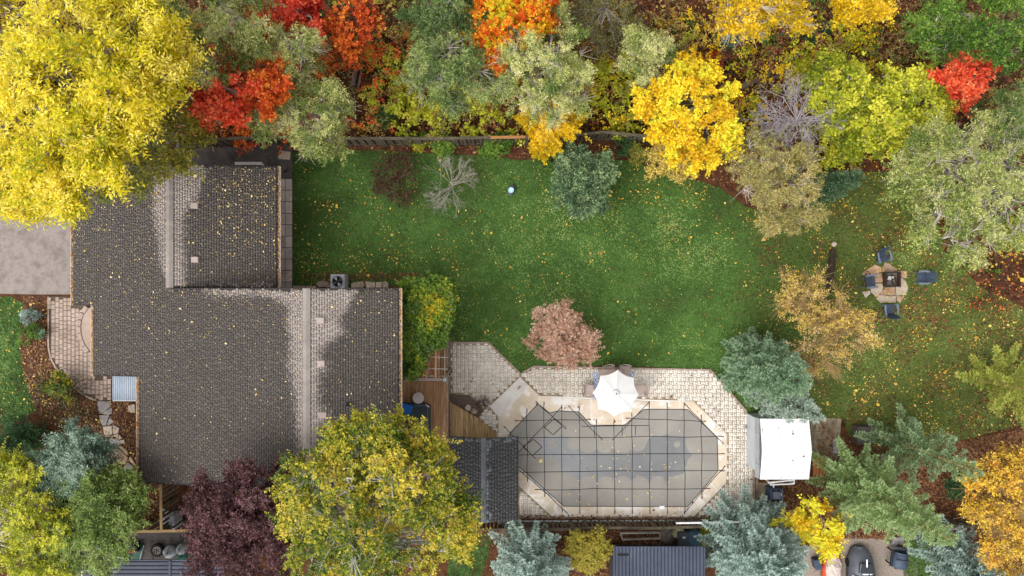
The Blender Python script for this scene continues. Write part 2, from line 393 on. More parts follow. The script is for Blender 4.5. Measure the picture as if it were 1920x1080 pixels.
sheet('side_path', [(330,262),(520,255),(548,262),(548,336),(521,336),(521,345),(330,345)], .02, MT['asph'], 'dark wet asphalt strip along the north side of the house', cat='path')
sheet('gravel_yard', [(1480,1040),(1560,1005),(1650,1010),(1720,1040),(1722,1110),(1470,1110)], .012, MT['gravel'], 'grey gravel parking patch in the bottom right corner', cat='gravel')
# slab path beside the north wing
sp = tag(MB().prism([XY(521,336),XY(549,336),XY(549,541),XY(521,541)], -.05, .012).obj('slab_path', MT['groutd']), 'two-column path of weathered square slabs beside the wing', 'path', kind='structure')
y = 336
while y < 540:
    h = 21.5
    for x0, x1 in ((522, 534.3), (535.5, 547.8)):
        MB().prism([XY(x0,y),XY(x1,y),XY(x1,min(y+h-1.2,540)),XY(x0,min(y+h-1.2,540))], .0, .045+random.uniform(-.006,.006), .008).obj('slab', MT['wslab'], sp)
    y += h
# front walk
FW = [(90,556),(139,556),(139,572),(185,572),(185,705),(212,705),(212,751),(180,751),(166,745),(150,735),(134,722),(118,705),(104,688),(95,670),(91,650)]
fw = tag(MB().prism([XY(a,b) for a,b in FW], -.06, .035).obj('front_walk', MT['groutd']), 'curved pinkish paver walkway along the front of the house', 'path', kind='structure')
pv = {}
for L in (7.4, 9.0, 10.6):
    pv[L] = MB().box(-3.3/S, 3.3/S, -(L/2-.5)/S, (L/2-.5)/S, -.04, .02, .006).mesh('paver', MT['pfront'])
stuffmb = MB(); cnt = 0
x = 93.5
inner = [(94,556),(139,556),(139,572),(185,572),(185,705),(212,705),(212,751),(182,751),(168,741),(152,731),(136,718),(121,702),(107,685),(98,668),(95,650)]
while x < 213:
    y = 556 + random.uniform(0, 8)
    while y < 752:
        L = random.choice((7.4, 9.0, 10.6)); yc = y + L/2; y += L
        if all(inpoly(np.array([x-3.2, x+3.2, x-3.2, x+3.2]), np.array([yc-L/2+.5, yc-L/2+.5, yc+L/2-.5, yc+L/2-.5]), FW)):
            if cnt < 300:
                inst('paver', pv[L], (*XY(x, yc), .045+random.uniform(-.003,.003)), fw); cnt += 1
            else:
                a, b = XY(x, yc); stuffmb.box(a-3.55/S, a+3.55/S, b-(L/2-.35)/S, b+(L/2-.35)/S, 0, .065, .006)
    x += 7.5
if stuffmb.v: stuffmb.obj('pavers', MT['pfront'], fw, kind='stuff')
edge = [(92,556),(92,650),(96,670),(105,688),(119,705),(135,722),(151,735),(167,745),(181,750)]
for i in range(len(edge)-1):
    a = np.array(edge[i], float); b = np.array(edge[i+1], float); k = max(1, round(np.linalg.norm(b-a)/8))
    for j in range(k):
        p = a+(b-a)*(j+.5)/k; ang = -math.atan2(b[1]-a[1], b[0]-a[0])
        inst('edge_paver', bpy.data.meshes.get('edge_paver') or MB().box(-3.7/S, 3.7/S, -1.5/S, 1.5/S, -.04, .024, .006).mesh('edge_paver', MT['pfront']), (*XY(*p), .047), fw, ang)
# curved low step of blocks by the front door
st = empty('front_step', (*XY(165,615),.06), 'curved low step of large blocks at the front door under the eave', 'step')
prev = None
arc = [(169,577),(161,588),(156,600),(154.5,612),(155,624),(158,636),(163,647),(171,657)]
MB().prism([XY(a,b) for a,b in arc+[(190,657),(190,577)]], .0, .12).obj('step_fill', MT['pfront'], st)
for i in range(len(arc)-1):
    a, b = np.array(arc[i], float), np.array(arc[i+1], float); d = (b-a)/np.linalg.norm(b-a); nn = np.array([-d[1], d[0]])
    if nn[0] > 0: nn = -nn
    a2, b2 = a+d*.5, b-d*.5
    MB().prism([XY(*a2),XY(*b2),XY(*(b2+nn*8)),XY(*(a2+nn*8))], .0, .16, .012).obj('step_block', MT['pfront'], st)
# beds
def flatbed(name, pts, label, mat='soil', z=.010):
    o = flat(name, ragged(pts, 2.5, 10), z, MT[mat], label); return o
flatbed('flower_bed', [(44,556),(90,556),(90,650),(96,672),(120,707),(150,737),(186,752),(215,752),(215,920),(170,900),(150,800),(70,775),(50,720),(36,650),(46,590)], 'brown mulch flower bed between the front lawn and the paver walk')
flatbed('flower_bed', [(548,262),(640,262),(860,260),(985,258),(1100,254),(1205,257),(1400,268),(1420,380),(1350,350),(1250,320),(1160,298),(1060,316),(1010,300),(900,290),(760,285),(640,282),(548,285)], 'narrow leaf-covered border along the back fence', z=.009)

# ------------------------------------------------------------------ stone paths
def stones(parent, polys, ox, oy, k, mats, z1=.07, grow=1.0):
    for i, pl in enumerate(polys):
        pts = [(ox+a/k, oy+b/k) for a, b in pl]
        pts = ragged(pts, .5, 6)
        MB().prism([XY(*p) for p in pts], .0, z1+random.uniform(-.012, .012), .012).obj('flagstone', MT[mats[i % len(mats)]], parent)
fp = empty('flagstone_path', P(210,810), 'winding path of irregular flagstones along the left side of the house', 'path')
fp['kind'] = 'structure'
stones(fp, [[(355,65),(490,68),(490,120),(410,185),(375,190)],[(412,180),(505,132),(508,190),(470,208),(415,200)],[(375,210),(480,210),(445,318),(408,318),(380,260)],
  [(484,235),(525,280),(465,318),(452,310)],[(410,330),(505,322),(508,400),(470,435),(425,415)],[(515,310),(580,345),(572,395),(515,410)],[(500,425),(570,403),(568,445)],
  [(578,408),(614,448),(582,465),(573,450)],[(475,470),(500,445),(582,470),(582,515),(545,545),(485,520)],[(590,470),(632,465),(636,508),(588,508)],
  [(580,545),(600,520),(665,580),(680,630),(650,620)],[(515,570),(570,555),(670,650),(640,720),(575,715),(545,640)],[(680,660),(700,640),(765,740),(700,700)],[(620,760),(670,700),(725,745),(670,805),(630,790)],
  [(670,115),(740,95),(745,180),(700,185),(675,160)]], 120, 740, 5.538, ['stoneg','stoneg','stoneg','stoneg','stone','stone','stone','stone','stoneg','stone','stonep','stonep','stonep','stoneg','stone'])
ap = empty('stone_edging', P(660,532), 'row of pale flagstones on either side of the air conditioner', 'stones'); ap['kind'] = 'structure'
stones(ap, [[(515,175),(560,140),(620,150),(660,175),(600,210),(540,212)],[(605,212),(690,170),(700,215)],[(640,135),(690,115),(700,160),(670,165)],[(880,170),(1000,152),(1018,190),(1000,218),(880,218)],
  [(1025,150),(1130,165),(1125,218),(1035,218)],[(1140,160),(1200,160),(1195,218),(1132,218)],[(1208,155),(1265,165),(1265,218),(1203,218)],[(275,198),(400,198),(400,220),(275,222)],[(410,200),(510,200),(515,222),(410,222)]], 500, 500, 5.538, ['stone'])
# ------------------------------------------------------------------ house
s_ = .17; z0 = 2.8; X0 = XY(137, 0, z0)[0]
def Xw(px):      # x of a photo column on the west roof plane
    k = (px-960)/S; return k*(1-(z0-s_*X0)/H)/(1+k*s_/H)
def zw(X): return z0 + s_*(X-X0)
XA, XB = Xw(318), Xw(574.5); ZA, ZB = zw(XA), zw(XB)
def Xe(px, Xr, Zr):   # east planes fall away from a ridge
    k = (px-960)/S; return k*(1-(Zr+s_*Xr)/H)/(1-k*s_/H)
XEA, XEB = Xe(520, XA, ZA), Xe(748, XB, ZB)
def Yat(py, z): return (540-py)/S*(1-z/H)
YN = Yat(310, 3.1); YS = Yat(905, 3.4); X1, X2 = Xw(175), Xw(260); Y1, Y2 = Yat(572, 2.9), Yat(705, 3.1)
house = empty('house', (-12, -3, 0), 'large single-family house with grey shingle roofs at left of the garden', 'house')
planes = [ # polygon in plan, height function, downhill sign
    ([(X0,YN),(XA,YN),(XA,.0),(XB,.0),(XB,YS),(X2,YS),(X2,Y2),(X1,Y2),(X1,Y1),(X0,Y1)], zw, -1, X0, XB),
    ([(XA,YN),(XEA,YN),(XEA,-.0),(XA,-.0)], lambda X: ZA-s_*(X-XA), 1, XA, XEA),
    ([(XB,.0),(XEB,.0),(XEB,YS),(XB,YS)], lambda X: ZB-s_*(X-XB), 1, XB, XEB)]
DRY = [[(285,300),(288,360),(292,420),(300,480),(310,520),(322,538),(347,538),(345,480),(344,420),(348,388),(372,372),(378,340),(386,320),(392,300)],
       [(372,542),(390,548),(440,549),(500,551),(518,560),(545,575),(536,600),(548,640),(541,680),(552,730),(556,800),(562,870),(594,870),(596,800),(618,785),(620,772),(596,765),(598,700),(612,690),(614,675),(600,668),(606,650),(632,632),(648,622),(636,606),(645,590),(655,570),(662,555),(668,541)],
       [(390,536),(520,536),(520,552),(400,552)]]
def topx(X, Y, z): k = (1-z/H)/S; return 960+X/k, 540-Y/k
for pi, (poly, zf, dn, xa, xb) in enumerate(planes):
    n = len(poly); mb = MB()
    mb.add([(x,y,zf(x)-.16) for x,y in poly]+[(x,y,zf(x)) for x,y in poly], [tuple(range(n)) if 0 else tuple(range(n))[::-1], tuple(range(n,2*n))]+[(i,(i+1)%n,n+(i+1)%n,n+i) for i in range(n)])
    rf = mb.obj('roof', MT['under'], house)
    vs, tt = [], []; ex = .115; xs = np.arange(min(xa,xb), max(xa,xb)-.05, ex)
    for ci, x in enumerate(xs):
        y = YS - random.uniform(0, .2); full = True
        while y < YN:
            L = random.uniform(.09, .20) if full else random.uniform(.09, .15)
            xa_, xb_ = x, x+ex
            cov = ex if full else ex-.027
            lo = xa_ if dn < 0 else xb_            # lower edge
            hi = xb_ if dn < 0 else xa_
            if dn < 0: lo = hi-cov
            else: lo = hi+cov
            ya, yb = y+.0015, y+L-.0015; xm, ym = (lo+hi)/2, (ya+yb)/2
            tx = np.array([xm, lo, hi, xm, xm]); ty = np.array([ym, ym, ym, ya+.004, yb-.004])
            if inpoly(tx, ty, poly).all():
                th = .007 if full else .006
                zl, zh = zf(lo)+th, zf(hi)+.004
                q = [(lo,ya,zl),(lo,yb,zl),(hi,yb,zh),(hi,ya,zh),(lo,ya,zf(lo)-.001),(lo,yb,zf(lo)-.001),(hi,yb,zf(hi)-.001),(hi,ya,zf(hi)-.001)]
                vs.append(q)
                ppx, ppy = topx(xm, ym, zl); jx, jy = rng.normal(0, 5.5, (2, 9))
                ins_ = np.zeros(9, bool)
                if any(dx0 < ppx < dx1 for dx0, dx1 in ((265,412),(350,690))):
                    for dd in DRY: ins_ |= inpoly(ppx+jx, ppy+jy, dd)
                q_ = ins_.mean(); tt.append(min(1, q_*.95+random.uniform(-.05, .12)) if q_ > 0 else random.uniform(.0, .12))
            y += L; full = not full
    V = np.array(vs).reshape(-1, 3); nf = len(vs)
    base = np.array([[0,1,2,3],[4,5,1,0],[7,3,2,6],[5,6,2,1],[4,0,3,7]]); 
    if dn < 0: base = base[:, ::-1]
    F = (base[None]+(np.arange(nf)*8)[:,None,None]).reshape(-1,4)
    obj('shingles', V, F, MT['shingle'], rf, tint=np.repeat(tt, 5), kind='stuff')
    house['label'] = house['label']
    planes[pi] = (poly, zf, dn, xa, xb, rf)
# ridge caps, one piece each
def ridge(Xr, Zr, ya, yb, rf, w=.17):
    me = bpy.data.meshes.get('ridge_cap_%s' % rf.name)
    L = .24; k = int(abs(yb-ya)/L)
    mb = MB(); mb.add([(-w,-L/2,-w*s_+.02),(0,-L/2,.035),(w,-L/2,-w*s_+.02),(-w,L/2+.03,-w*s_+.012),(0,L/2+.03,.024),(w,L/2+.03,-w*s_+.012),(-w,-L/2,-w*s_),(w,-L/2,-w*s_),(-w,L/2+.03,-w*s_),(w,L/2+.03,-w*s_)],
       [(0,1,4,3),(1,2,5,4),(6,7,2,1,0),(3,4,5,9,8),(0,3,8,6),(2,7,9,5)])
    m = MT['ridgecap']; me = mb.mesh('ridge_cap', m)
    for i in range(k): inst('ridge_cap', me, (Xr, min(ya,yb)+L*(i+.5), Zr+.02+.002*(i%2)), rf)
MT['ridgecap'] = M('ridge_cap_shingle', HX('7c7470', '888079', '928a85'), 1.5, .85, .2, 60, rnd=.14)
ridge(XA, ZA, .02, YN, planes[1][5]); ridge(XB, ZB, YS, -.02, planes[2][5])
# walls under the roof, set in behind the eaves; each follows its roof plane
def wallp(pts, zf, zt=None):
    n = len(pts); v = [(x,y,0) for x,y in pts]+[(x,y,zf(x)-.18) for x,y in pts]
    return MB().add(v, [tuple(range(n))[::-1], tuple(range(n,2*n))]+[(i,(i+1)%n,n+(i+1)%n,n+i) for i in range(n)])
e = .45
wallp([(X0+e,Y1+e),(XA-.01,Y1+e),(XA-.01,YN-e),(X0+e,YN-e)], zw).obj('wall', MT['brick'], house)
wallp([(XA,-.2),(XEA-1.0,-.2),(XEA-1.0,YN-e),(XA,YN-e)], planes[1][1]).obj('wall', MT['brick'], house)
wallp([(X2+e,YS+e),(XB-.01,YS+e),(XB-.01,-.25),(X2+e,-.25)], zw).obj('wall', MT['brick'], house)
wallp([(X1+e,Y2+e),(X2+e-.01,Y2+e),(X2+e-.01,Y1+e-.01),(X1+e,Y1+e-.01)], zw).obj('wall', MT['brick'], house)
wallp([(XB,YS+e),(XEB-1.0,YS+e),(XEB-1.0,-.25),(XB,-.25)], planes[2][1]).obj('wall', MT['brick'], house)
# gutters with trapped leaves
def gutter(x, ya, yb, z, side):
    mb = MB(); w = .12*side
    mb.box(min(x,x+w), max(x,x+w), ya, yb, z-.13, z-.12)
    mb.box(min(x+w,x+w+.015*side), max(x+w,x+w+.015*side), ya, yb, z-.13, z-.03)
    mb.box(min(x,x+w), max(x,x+w), ya-.015, ya, z-.13, z-.03); mb.box(min(x,x+w), max(x,x+w), yb, yb+.015, z-.13, z-.03)
    return mb.obj('gutter', MT['gutter'], house)
GUT = [(X0,Y1,YN,z0,-1),(X1,Y2,Y1,zw(X1),-1),(X2,YS,Y2,zw(X2),-1),(XEA,.05,YN,planes[1][1](XEA),1),(XEB,YS,-.02,planes[2][1](XEB),1)]
for gd in GUT: gutter(*gd)
# roof vents and a soil pipe
for px, py, pl in ((355,383,1),(356,486,1),(600,601,2),(601,682,2),(604,779,2)):
    zf = planes[pl][1]; X, Y = XY(px, py, 4.0 if pl == 1 else 4.8); z = zf(X); a = .19
    v = MB().add([(X-a,Y-.15,zf(X-a)-.02),(X+a,Y-.15,zf(X+a)-.02),(X+a,Y+.15,zf(X+a)-.02),(X-a,Y+.15,zf(X-a)-.02),(X-a+.04,Y-.13,z+.10),(X+a-.03,Y-.13,z+.07),(X+a-.03,Y+.13,z+.07),(X-a+.04,Y+.13,z+.10)],
      [(3,2,1,0),(4,5,6,7),(0,1,5,4),(1,2,6,5),(2,3,7,6),(3,0,4,7)]).obj('roof_vent', MT['vent'], planes[pl][5])
X, Y = XY(652,758,4.5); z = planes[2][1](X)
MB().lathe([(.13,-.03),(.1,.03),(.055,.05),(.055,.22),(.04,.22),(.04,.05)], (X,Y,z), 12).obj('vent_pipe', MT['black'], planes[2][5])
# little sheet-metal awning over the side door
aw = MB(); zA = 2.55; ax0, ay0 = XY(211,750,zA); ax1, ay1 = XY(259,706,zA); ax1 += .1; ay1 = Y2-.02
aw.box(ax0, ax1, ay0, ay1, zA-.05, zA); awo = aw.obj('awning', MT['awn'], house)
for i in range(15):
    x = ax0+.04+(ax1-ax0-.08)*i/14
    MB().box(x-.018, x+.018, ay0, ay1, zA-.01, zA+.02, .006).obj('rib', MT['awn'], awo)
MB().box(ax0, ax1, ay0-.06, ay0-.003, zA-.09, zA-.01).obj('fascia', MT['greyp'], awo)
for x in (ax0+.08, ax1-.12): MB().box(x-.04, x+.04, ay0+.05, ay0+.13, 0.0, zA-.052).obj('post', MT['white'], awo)
# ------------------------------------------------------------------ generic small roof building (pool cabana)
cab = empty('pool_cabana', P(906,900), 'small pool cabana with dark shingle gable roof beside the deck', 'cabana')
cz, cs = 2.35, .26; cxl, cxr = XY(841,0,cz)[0], XY(972,0,cz)[0]; cxm = (cxl+cxr)/2+.02; cyt, cyb = Yat(820,2.5), Yat(977,2.5)
czr = cz+cs*(cxr-cxm)
for dn, xe, nm in ((-1,cxl,'roof'),(1,cxr,'roof')):
    zf = (lambda X: czr-cs*abs(X-cxm))
    a, b = sorted((xe, cxm)); poly = [(a,cyb),(b,cyb),(b,cyt),(a,cyt)]; n = 4
    rf = MB().add([(x,y,zf(x)-.12) for x,y in poly]+[(x,y,zf(x)) for x,y in poly], [(3,2,1,0),(4,5,6,7)]+[(i,(i+1)%4,4+(i+1)%4,4+i) for i in range(4)]).obj('roof', MT['under'], cab)
    vs, tt = [], []; ex = .135; full = True
    for x in np.arange(a, b-.06, ex):
        y = cyb
        while y < cyt-.05:
            L = random.uniform(.12,.24); yb = min(y+L, cyt); hi = x+ex-.003 if dn < 0 else x+.003; lo = x+.002 if dn < 0 else x+ex-.002
            if not full: lo = lo+.025 if dn < 0 else lo-.025
            th = .015 if full else .009
            vs.append([(lo,y+.004,zf(lo)+th),(lo,yb-.004,zf(lo)+th),(hi,yb-.004,zf(hi)+.004),(hi,y+.004,zf(hi)+.004),(lo,y+.004,zf(lo)),(lo,yb-.004,zf(lo)),(hi,yb-.004,zf(hi)),(hi,y+.004,zf(hi))])
            dd = abs((lo+hi)/2-cxm); tt.append(random.uniform(.35,.6) if (dd < .22+random.uniform(-.1,.18) and dn > 0) or (y > cyt-.3 and random.random() < .6) else random.uniform(0,.1)); y += L; full = not full
    V = np.array(vs).reshape(-1,3); base = np.array([[0,1,2,3],[4,5,1,0],[7,3,2,6],[5,6,2,1],[4,0,3,7]])
    if dn < 0: base = base[:, ::-1]
    obj('shingles', V, (base[None]+(np.arange(len(vs))*8)[:,None,None]).reshape(-1,4), MT['shingle2'], rf, tint=np.repeat(tt,5), kind='stuff')
rc = MB().add([(-.12,-.15,-.025),(0,-.15,.012),(.12,-.15,-.025),(-.12,.15,-.025),(0,.15,.012),(.12,.15,-.025)], [(0,1,4,3),(1,2,5,4),(0,2,1),(3,4,5)]).mesh('ridge_cap', M('cabana_cap', HX('484a4d','5c5f63'), 3, .8, .2, rnd=.2))
for i in range(int((cyt-cyb)/.27)): inst('ridge_cap', rc, (cxm, cyb+.15+.27*i, czr+.012+.002*(i % 2)), cab)
MB().add([(cxl+.25,cyb+.25,0),(cxr-.25,cyb+.25,0),(cxr-.25,cyt-.9,0),(cxl+.25,cyt-.9,0),(cxl+.25,cyb+.25,cz-.1),(cxr-.25,cyb+.25,cz-.1),(cxr-.25,cyt-.9,cz-.1),(cxl+.25,cyt-.9,cz-.1)],
   [(3,2,1,0),(4,5,6,7)]+[(i,(i+1)%4,4+(i+1)%4,4+i) for i in range(4)]).obj('wall', MT['fence'], cab)

# ------------------------------------------------------------------ pool patio
PA = [(842,641),(916,641),(977,700),(1000,685),(1332,692),(1366,730),(1400,770),(1416,788),(1416,972),(972,972),(972,905),(930,860),(930,812),(905,795),(897,783),(906,770),(893,752),(880,741),(842,738)]
pat = tag(MB().prism([XY(a,b) for a,b in PA], -.08, .03).obj('pool_patio', MT['grout']), 'pale basket-weave paver patio surrounding the covered pool', 'patio', kind='structure')
COPO = [(918,762),(975,707),(1012,742),(1300,752),(1363,814),(1362,903),(1300,968),(1036,968),(973,910),(925,862),(925,812),(935,812),(934,781)]
vs = []
q = 7.4; ny = int(340/q); nx = int(590/q)
for i in range(nx):
    for j in range(ny):
        bx, by = 841+i*q, 640+j*q
        for k in (0, 1):
            if (i+j) % 2: r = (bx+.15, by+k*q/2+.15, bx+q-.15, by+(k+1)*q/2-.15)
            else: r = (bx+k*q/2+.15, by+.15, bx+(k+1)*q/2-.15, by+q-.15)
            cx = np.array([r[0], r[2], r[0], r[2]]); cy = np.array([r[1], r[1], r[3], r[3]])
            if inpoly(cx, cy, PA).all() and not inpoly(cx, cy, COPO).any():
                z = .048+random.uniform(-.005,.004)
                (xa, yb), (xb, ya) = XY(r[0], r[1]), XY(r[2], r[3]); vs.append((xa,ya,xb,yb,z))
A = np.array(vs); bb = .004
def boxes(A, zb=.0):
    x0,y0,x1,y1,z = A.T; zz = np.full_like(z, zb)
    v = np.stack([np.stack(t,1) for t in ((x0,y0,zz),(x1,y0,zz),(x1,y1,zz),(x0,y1,zz),(x0+bb,y0+bb,z),(x1-bb,y0+bb,z),(x1-bb,y1-bb,z),(x0+bb,y1-bb,z))],1).reshape(-1,3)
    f = np.array([[4,5,6,7],[0,1,5,4],[1,2,6,5],[2,3,7,6],[3,0,4,7]]); return v, (f[None]+(np.arange(len(A))*8)[:,None,None]).reshape(-1,4)
obj('pavers', *boxes(A), MT['paver'], pat, kind='stuff')
# soldier course round the patio rim, one brick each
pl = [(844,643),(915,643),(974,699)]; 
for seg in ([(844,642.5),(914,642.5)],[(917,644),(975,700)],[(981,698),(1001,687)],[(1003,687),(1330,693.5)],[(1334,696),(1399,771)],[(1413,792),(1413,970)]):
    a, b = np.array(seg[0], float), np.array(seg[1], float); k = max(1, round(np.linalg.norm(b-a)/7.3))
    for j in range(k):
        p = a+(b-a)*(j+.5)/k
        inst('edge_brick', bpy.data.meshes.get('edge_brick') or MB().box(-3.3/S, 3.3/S, -1.7/S, 1.7/S, -.06, .03, .008).mesh('edge_brick', MT['pfront']), (*XY(*p), .05), pat, -math.atan2(b[1]-a[1], b[0]-a[0]))
# coping slabs
cop = empty('pool_coping', P(1150,860), 'ring of pale concrete slabs with white joints around the pool', 'coping'); cop['kind'] = 'structure'
MB().prism([XY(a,b) for a,b in COPO], -.1, .050).obj('joint_bed', MT['joint'], cop)
SL = [[(1012,742),(1057,745),(1057,776),(1030,778),(1009,757)],[(1057,745),(1107,747),(1107,800),(1085,776),(1057,776)],[(1107,747),(1167,749),(1167,800),(1107,800)],
 [(1167,749),(1219,751),(1219,770),(1205,770),(1167,800)],[(1219,751),(1274,752),(1274,770),(1219,770)],[(1274,752),(1300,752),(1317,769),(1305,785),(1286,770),(1274,770)],
 [(1317,769),(1347,800),(1334,814),(1305,785)],[(1347,800),(1363,814),(1363,840),(1340,840),(1340,822),(1334,814)],[(1363,840),(1363,879),(1340,879),(1340,840)],
 [(1363,879),(1362,903),(1344,921),(1329,903),(1340,882),(1340,879)],[(1344,921),(1313,953),(1300,936),(1329,903)],[(1313,953),(1300,968),(1273,968),(1273,944),(1290,944),(1300,936)],
 [(1273,968),(1202,968),(1202,944),(1273,944)],[(1202,968),(1131,968),(1131,944),(1202,944)],[(1131,968),(1060,968),(1060,944),(1131,944)],
 [(1060,968),(1036,968),(1020,952),(1035,934),(1058,944),(1060,944)],[(1020,952),(973,910),(950,888),(968,868),(1035,934)],[(950,888),(925,860),(925,812),(956,812),(956,860),(968,868)],
 [(993,723),(1012,742),(1009,757),(956,812),(935,812),(934,781)]]
def inset(poly, d):
    n = len(poly); a = sum(poly[i-1][0]*poly[i][1]-poly[i][0]*poly[i-1][1] for i in range(n)); sg = 1 if a > 0 else -1; out = []
    for i in range(n):
        p0, p1, p2 = (np.array(poly[(i+k-1) % n], float) for k in range(3))
        d1 = (p1-p0)/np.linalg.norm(p1-p0); d2 = (p2-p1)/np.linalg.norm(p2-p1); n1 = np.array([-d1[1], d1[0]])*sg; n2 = np.array([-d2[1], d2[0]])*sg
        bis = n1+n2; bis /= max(np.linalg.norm(bis), 1e-6); out.append(tuple(p1+bis*d/max(.5, bis.dot(n1))))
    return out
for s in SL: MB().prism([XY(*p) for p in inset(s, .7)], -.05, .075+random.uniform(-.003,.003), .008).obj('slab', MT['slab'], cop)
MB().prism([XY(*p) for p in inset([(975,707),(993,723),(934,781),(918,762)], .7)], -.05, .078, .008).obj('slab', MT['slabw'], cop)
# pool basin below the cover
COV = [(957,811),(1009,757),(1030,774),(1047,770),(1085,772),(1108,797),(1170,797),(1207,767),(1288,767),(1344,819),(1346,882),(1289,949),(1057,949),(978,880),(952,860),(948,830)]
pc = empty('pool_cover', P(1150,860), 'grey mesh safety cover with black strap grid stretched over the pool', 'pool cover')
gx = np.arange(946, 1350, 2.6); gy = np.arange(755, 952, 2.6)
pts = []
VX = [988,1020,1053,1086,1118,1151,1184,1217,1250,1282,1314]; HY = [788,820,852,884,917]
cp = np.array(COV, float)
def edged(x, y):
    d = np.full(np.shape(x), 1e9)
    for i in range(len(cp)):
        a, b = cp[i-1], cp[i]; ab = b-a; t = np.clip(((x-a[0])*ab[0]+(y-a[1])*ab[1])/(ab@ab), 0, 1)
        d = np.minimum(d, np.hypot(x-a[0]-t*ab[0], y-a[1]-t*ab[1]))
    return d
def zc(x, y):
    x = np.asarray(x, float); y = np.asarray(y, float); d = edged(x, y)
    cx = (x-955.5)/32.6; cy = (y-755.5)/32.4
    quilt = np.abs(np.sin(np.pi*cx))*np.abs(np.sin(np.pi*cy))
    sag = np.minimum(d, 90)
    z = .090 - .028*np.minimum(sag, 75)/75
    return z + .0075*(1-np.exp(-d/12))*(quilt-.5)*(1+.35*np.sin(x*.05+y*.031))
G = [(x, y) for x in gx for y in gy]
# triangulated cover sheet: regular grid clipped to the outline plus the outline itself
from mathutils.geometry import delaunay_2d_cdt
rim = ragged(COV, 0, 5); rim = [tuple(map(float, r)) for r in rim]
gi = [(float(x), float(y)) for x, y in G if inpoly(np.array([x]), np.array([y]), COV)[0]]
ga = np.array(gi); gi = [tuple(q) for q in ga[edged(ga[:,0], ga[:,1]) > 2.2]]
allp = [Vector(q) for q in rim+gi]; ne = len(rim)
res = delaunay_2d_cdt(allp, [(i, (i+1) % ne) for i in range(ne)], [], 1, 1e-4)
vv = np.array([tuple(q) for q in res[0]]); zz = zc(vv[:,0], vv[:,1])
V3 = np.array([P(a, b, 0)[:2]+(z,) for (a, b), z in zip(vv, zz)])
F3 = [tuple(f) for f in res[2]]
F3 = [f if (V3[f[1]][0]-V3[f[0]][0])*(V3[f[2]][1]-V3[f[0]][1])-(V3[f[1]][1]-V3[f[0]][1])*(V3[f[2]][0]-V3[f[0]][0]) > 0 else f[::-1] for f in F3]
sheet_o = obj('mesh_sheet', V3, F3, MT['cover'], pc, smooth=True)
PUD = float(np.quantile(zz, .26))
wp = [(1000,800),(1330,800),(1330,930),(1000,930)]
tag(obj('puddle', [P(a,b)[:2]+(PUD,) for a,b in wp][::-1], [(0,1,2,3)], MT['puddle']), 'shallow bluish rainwater pooled in the middle of the pool cover', 'puddle', kind='structure')
def strap(pts, name='strap', w=.58, mat='strap', lift=.006, par=pc):
    P_ = np.array(pts, float); L = np.r_[0, np.cumsum(np.linalg.norm(np.diff(P_, axis=0), axis=1))]; k = max(2, int(L[-1]/4)); t = np.linspace(0, L[-1], k+1)
    X = np.interp(t, L, P_[:,0]); Y = np.interp(t, L, P_[:,1])
    if k > 8: o = np.interp(t, np.linspace(0, L[-1], 7), rng.normal(0, .55, 7)); dx, dy = np.gradient(X), np.gradient(Y); ln = np.hypot(dx,dy); X = X-dy/ln*o; Y = Y+dx/ln*o
    ins = inpoly(X, Y, COV); Z = np.where(ins, np.maximum(zc(X, Y), PUD-.003), .088)+lift
    dx, dy = np.gradient(X), np.gradient(Y); ln = np.hypot(dx,dy); nx, ny = -dy/ln*w, dx/ln*w
    top = []
    for i in range(len(X)):
        for s in (-1, 1): top.append(P(X[i]+nx[i]*s, Y[i]+ny[i]*s)[:2]+(Z[i],))
    n = len(top); v = top+[(a,b,c-.012) for a,b,c in top]
    f = []
    for i in range(len(X)-1):
        a = 2*i; f += [(a,a+1,a+3,a+2),(n+a+2,n+a+3,n+a+1,n+a),(a,a+2,n+a+2,n+a),(a+1,n+a+1,n+a+3,a+3)]
    return obj(name, v, f, MT[mat], par)
def ext(p, q, e):
    p, q = np.array(p, float), np.array(q, float); d = (q-p)/np.linalg.norm(q-p); return tuple(q+d*e)
def springed(p, q, e0=12, e1=12):
    p2, q2 = ext(q, p, e0*.5), ext(p, q, e1*.5); s = strap([p2, q2])
    for a, b, e in ((p, p2, e0), (q, q2, e1)):
        if e: strap([b, ext(a, b, e*.55)], 'spring', .8, 'rust', .014, s)
TOPY = {988:778,1020:765,1053:771,1086:774,1118:798,1151:798,1184:786,1217:767,1250:767,1282:767,1314:790}
BOTY = {988:890,1020:918,1053:947,1086:950,1118:950,1151:950,1184:950,1217:950,1250:950,1282:950,1314:922}
for x in VX: springed((x,TOPY[x]), (x+1,BOTY[x]))
LX = {788:(978,1095),820:(948,1344),852:(952,1345),884:(984,1345),917:(1015,1318)}
for y in HY: springed((LX[y][0],y), (LX[y][1],y-2), 12 if y > 860 or y < 800 else 0, 12)
springed((1185,784),(1312,789), 12, 10)
for a, b in (((1070,765),(1123,818)),((1155,817),(1212,758)),((1290,764),(1350,826)),((1352,880),(1287,955)),((1056,954),(974,880)),((973,847),(1048,768)),((952,806),(998,853)),((1012,759),(1055,798))):
    springed(a, b, 6 if a in ((1070,765),) else 10, 8)
for poly in ([(1020,800),(1038,784),(1055,798),(1037,816)],[(980,837),(1000,822),(1017,837),(998,855)]):
    o = strap(poly+[poly[0]], 'step_patch', .7)
    q = [P(a,b)[:2]+(float(zc(a,b))+.003,) for a,b in inset(poly,.6)][::-1]
strap([(1090,799),(1216,797)]); strap([(1114,799),(1114,818)]); strap([(1166,798),(1166,817)]); strap([(1191,797),(1191,815)])
strap(rim+[rim[0]], 'edge_binding', .6, 'strap', .004)
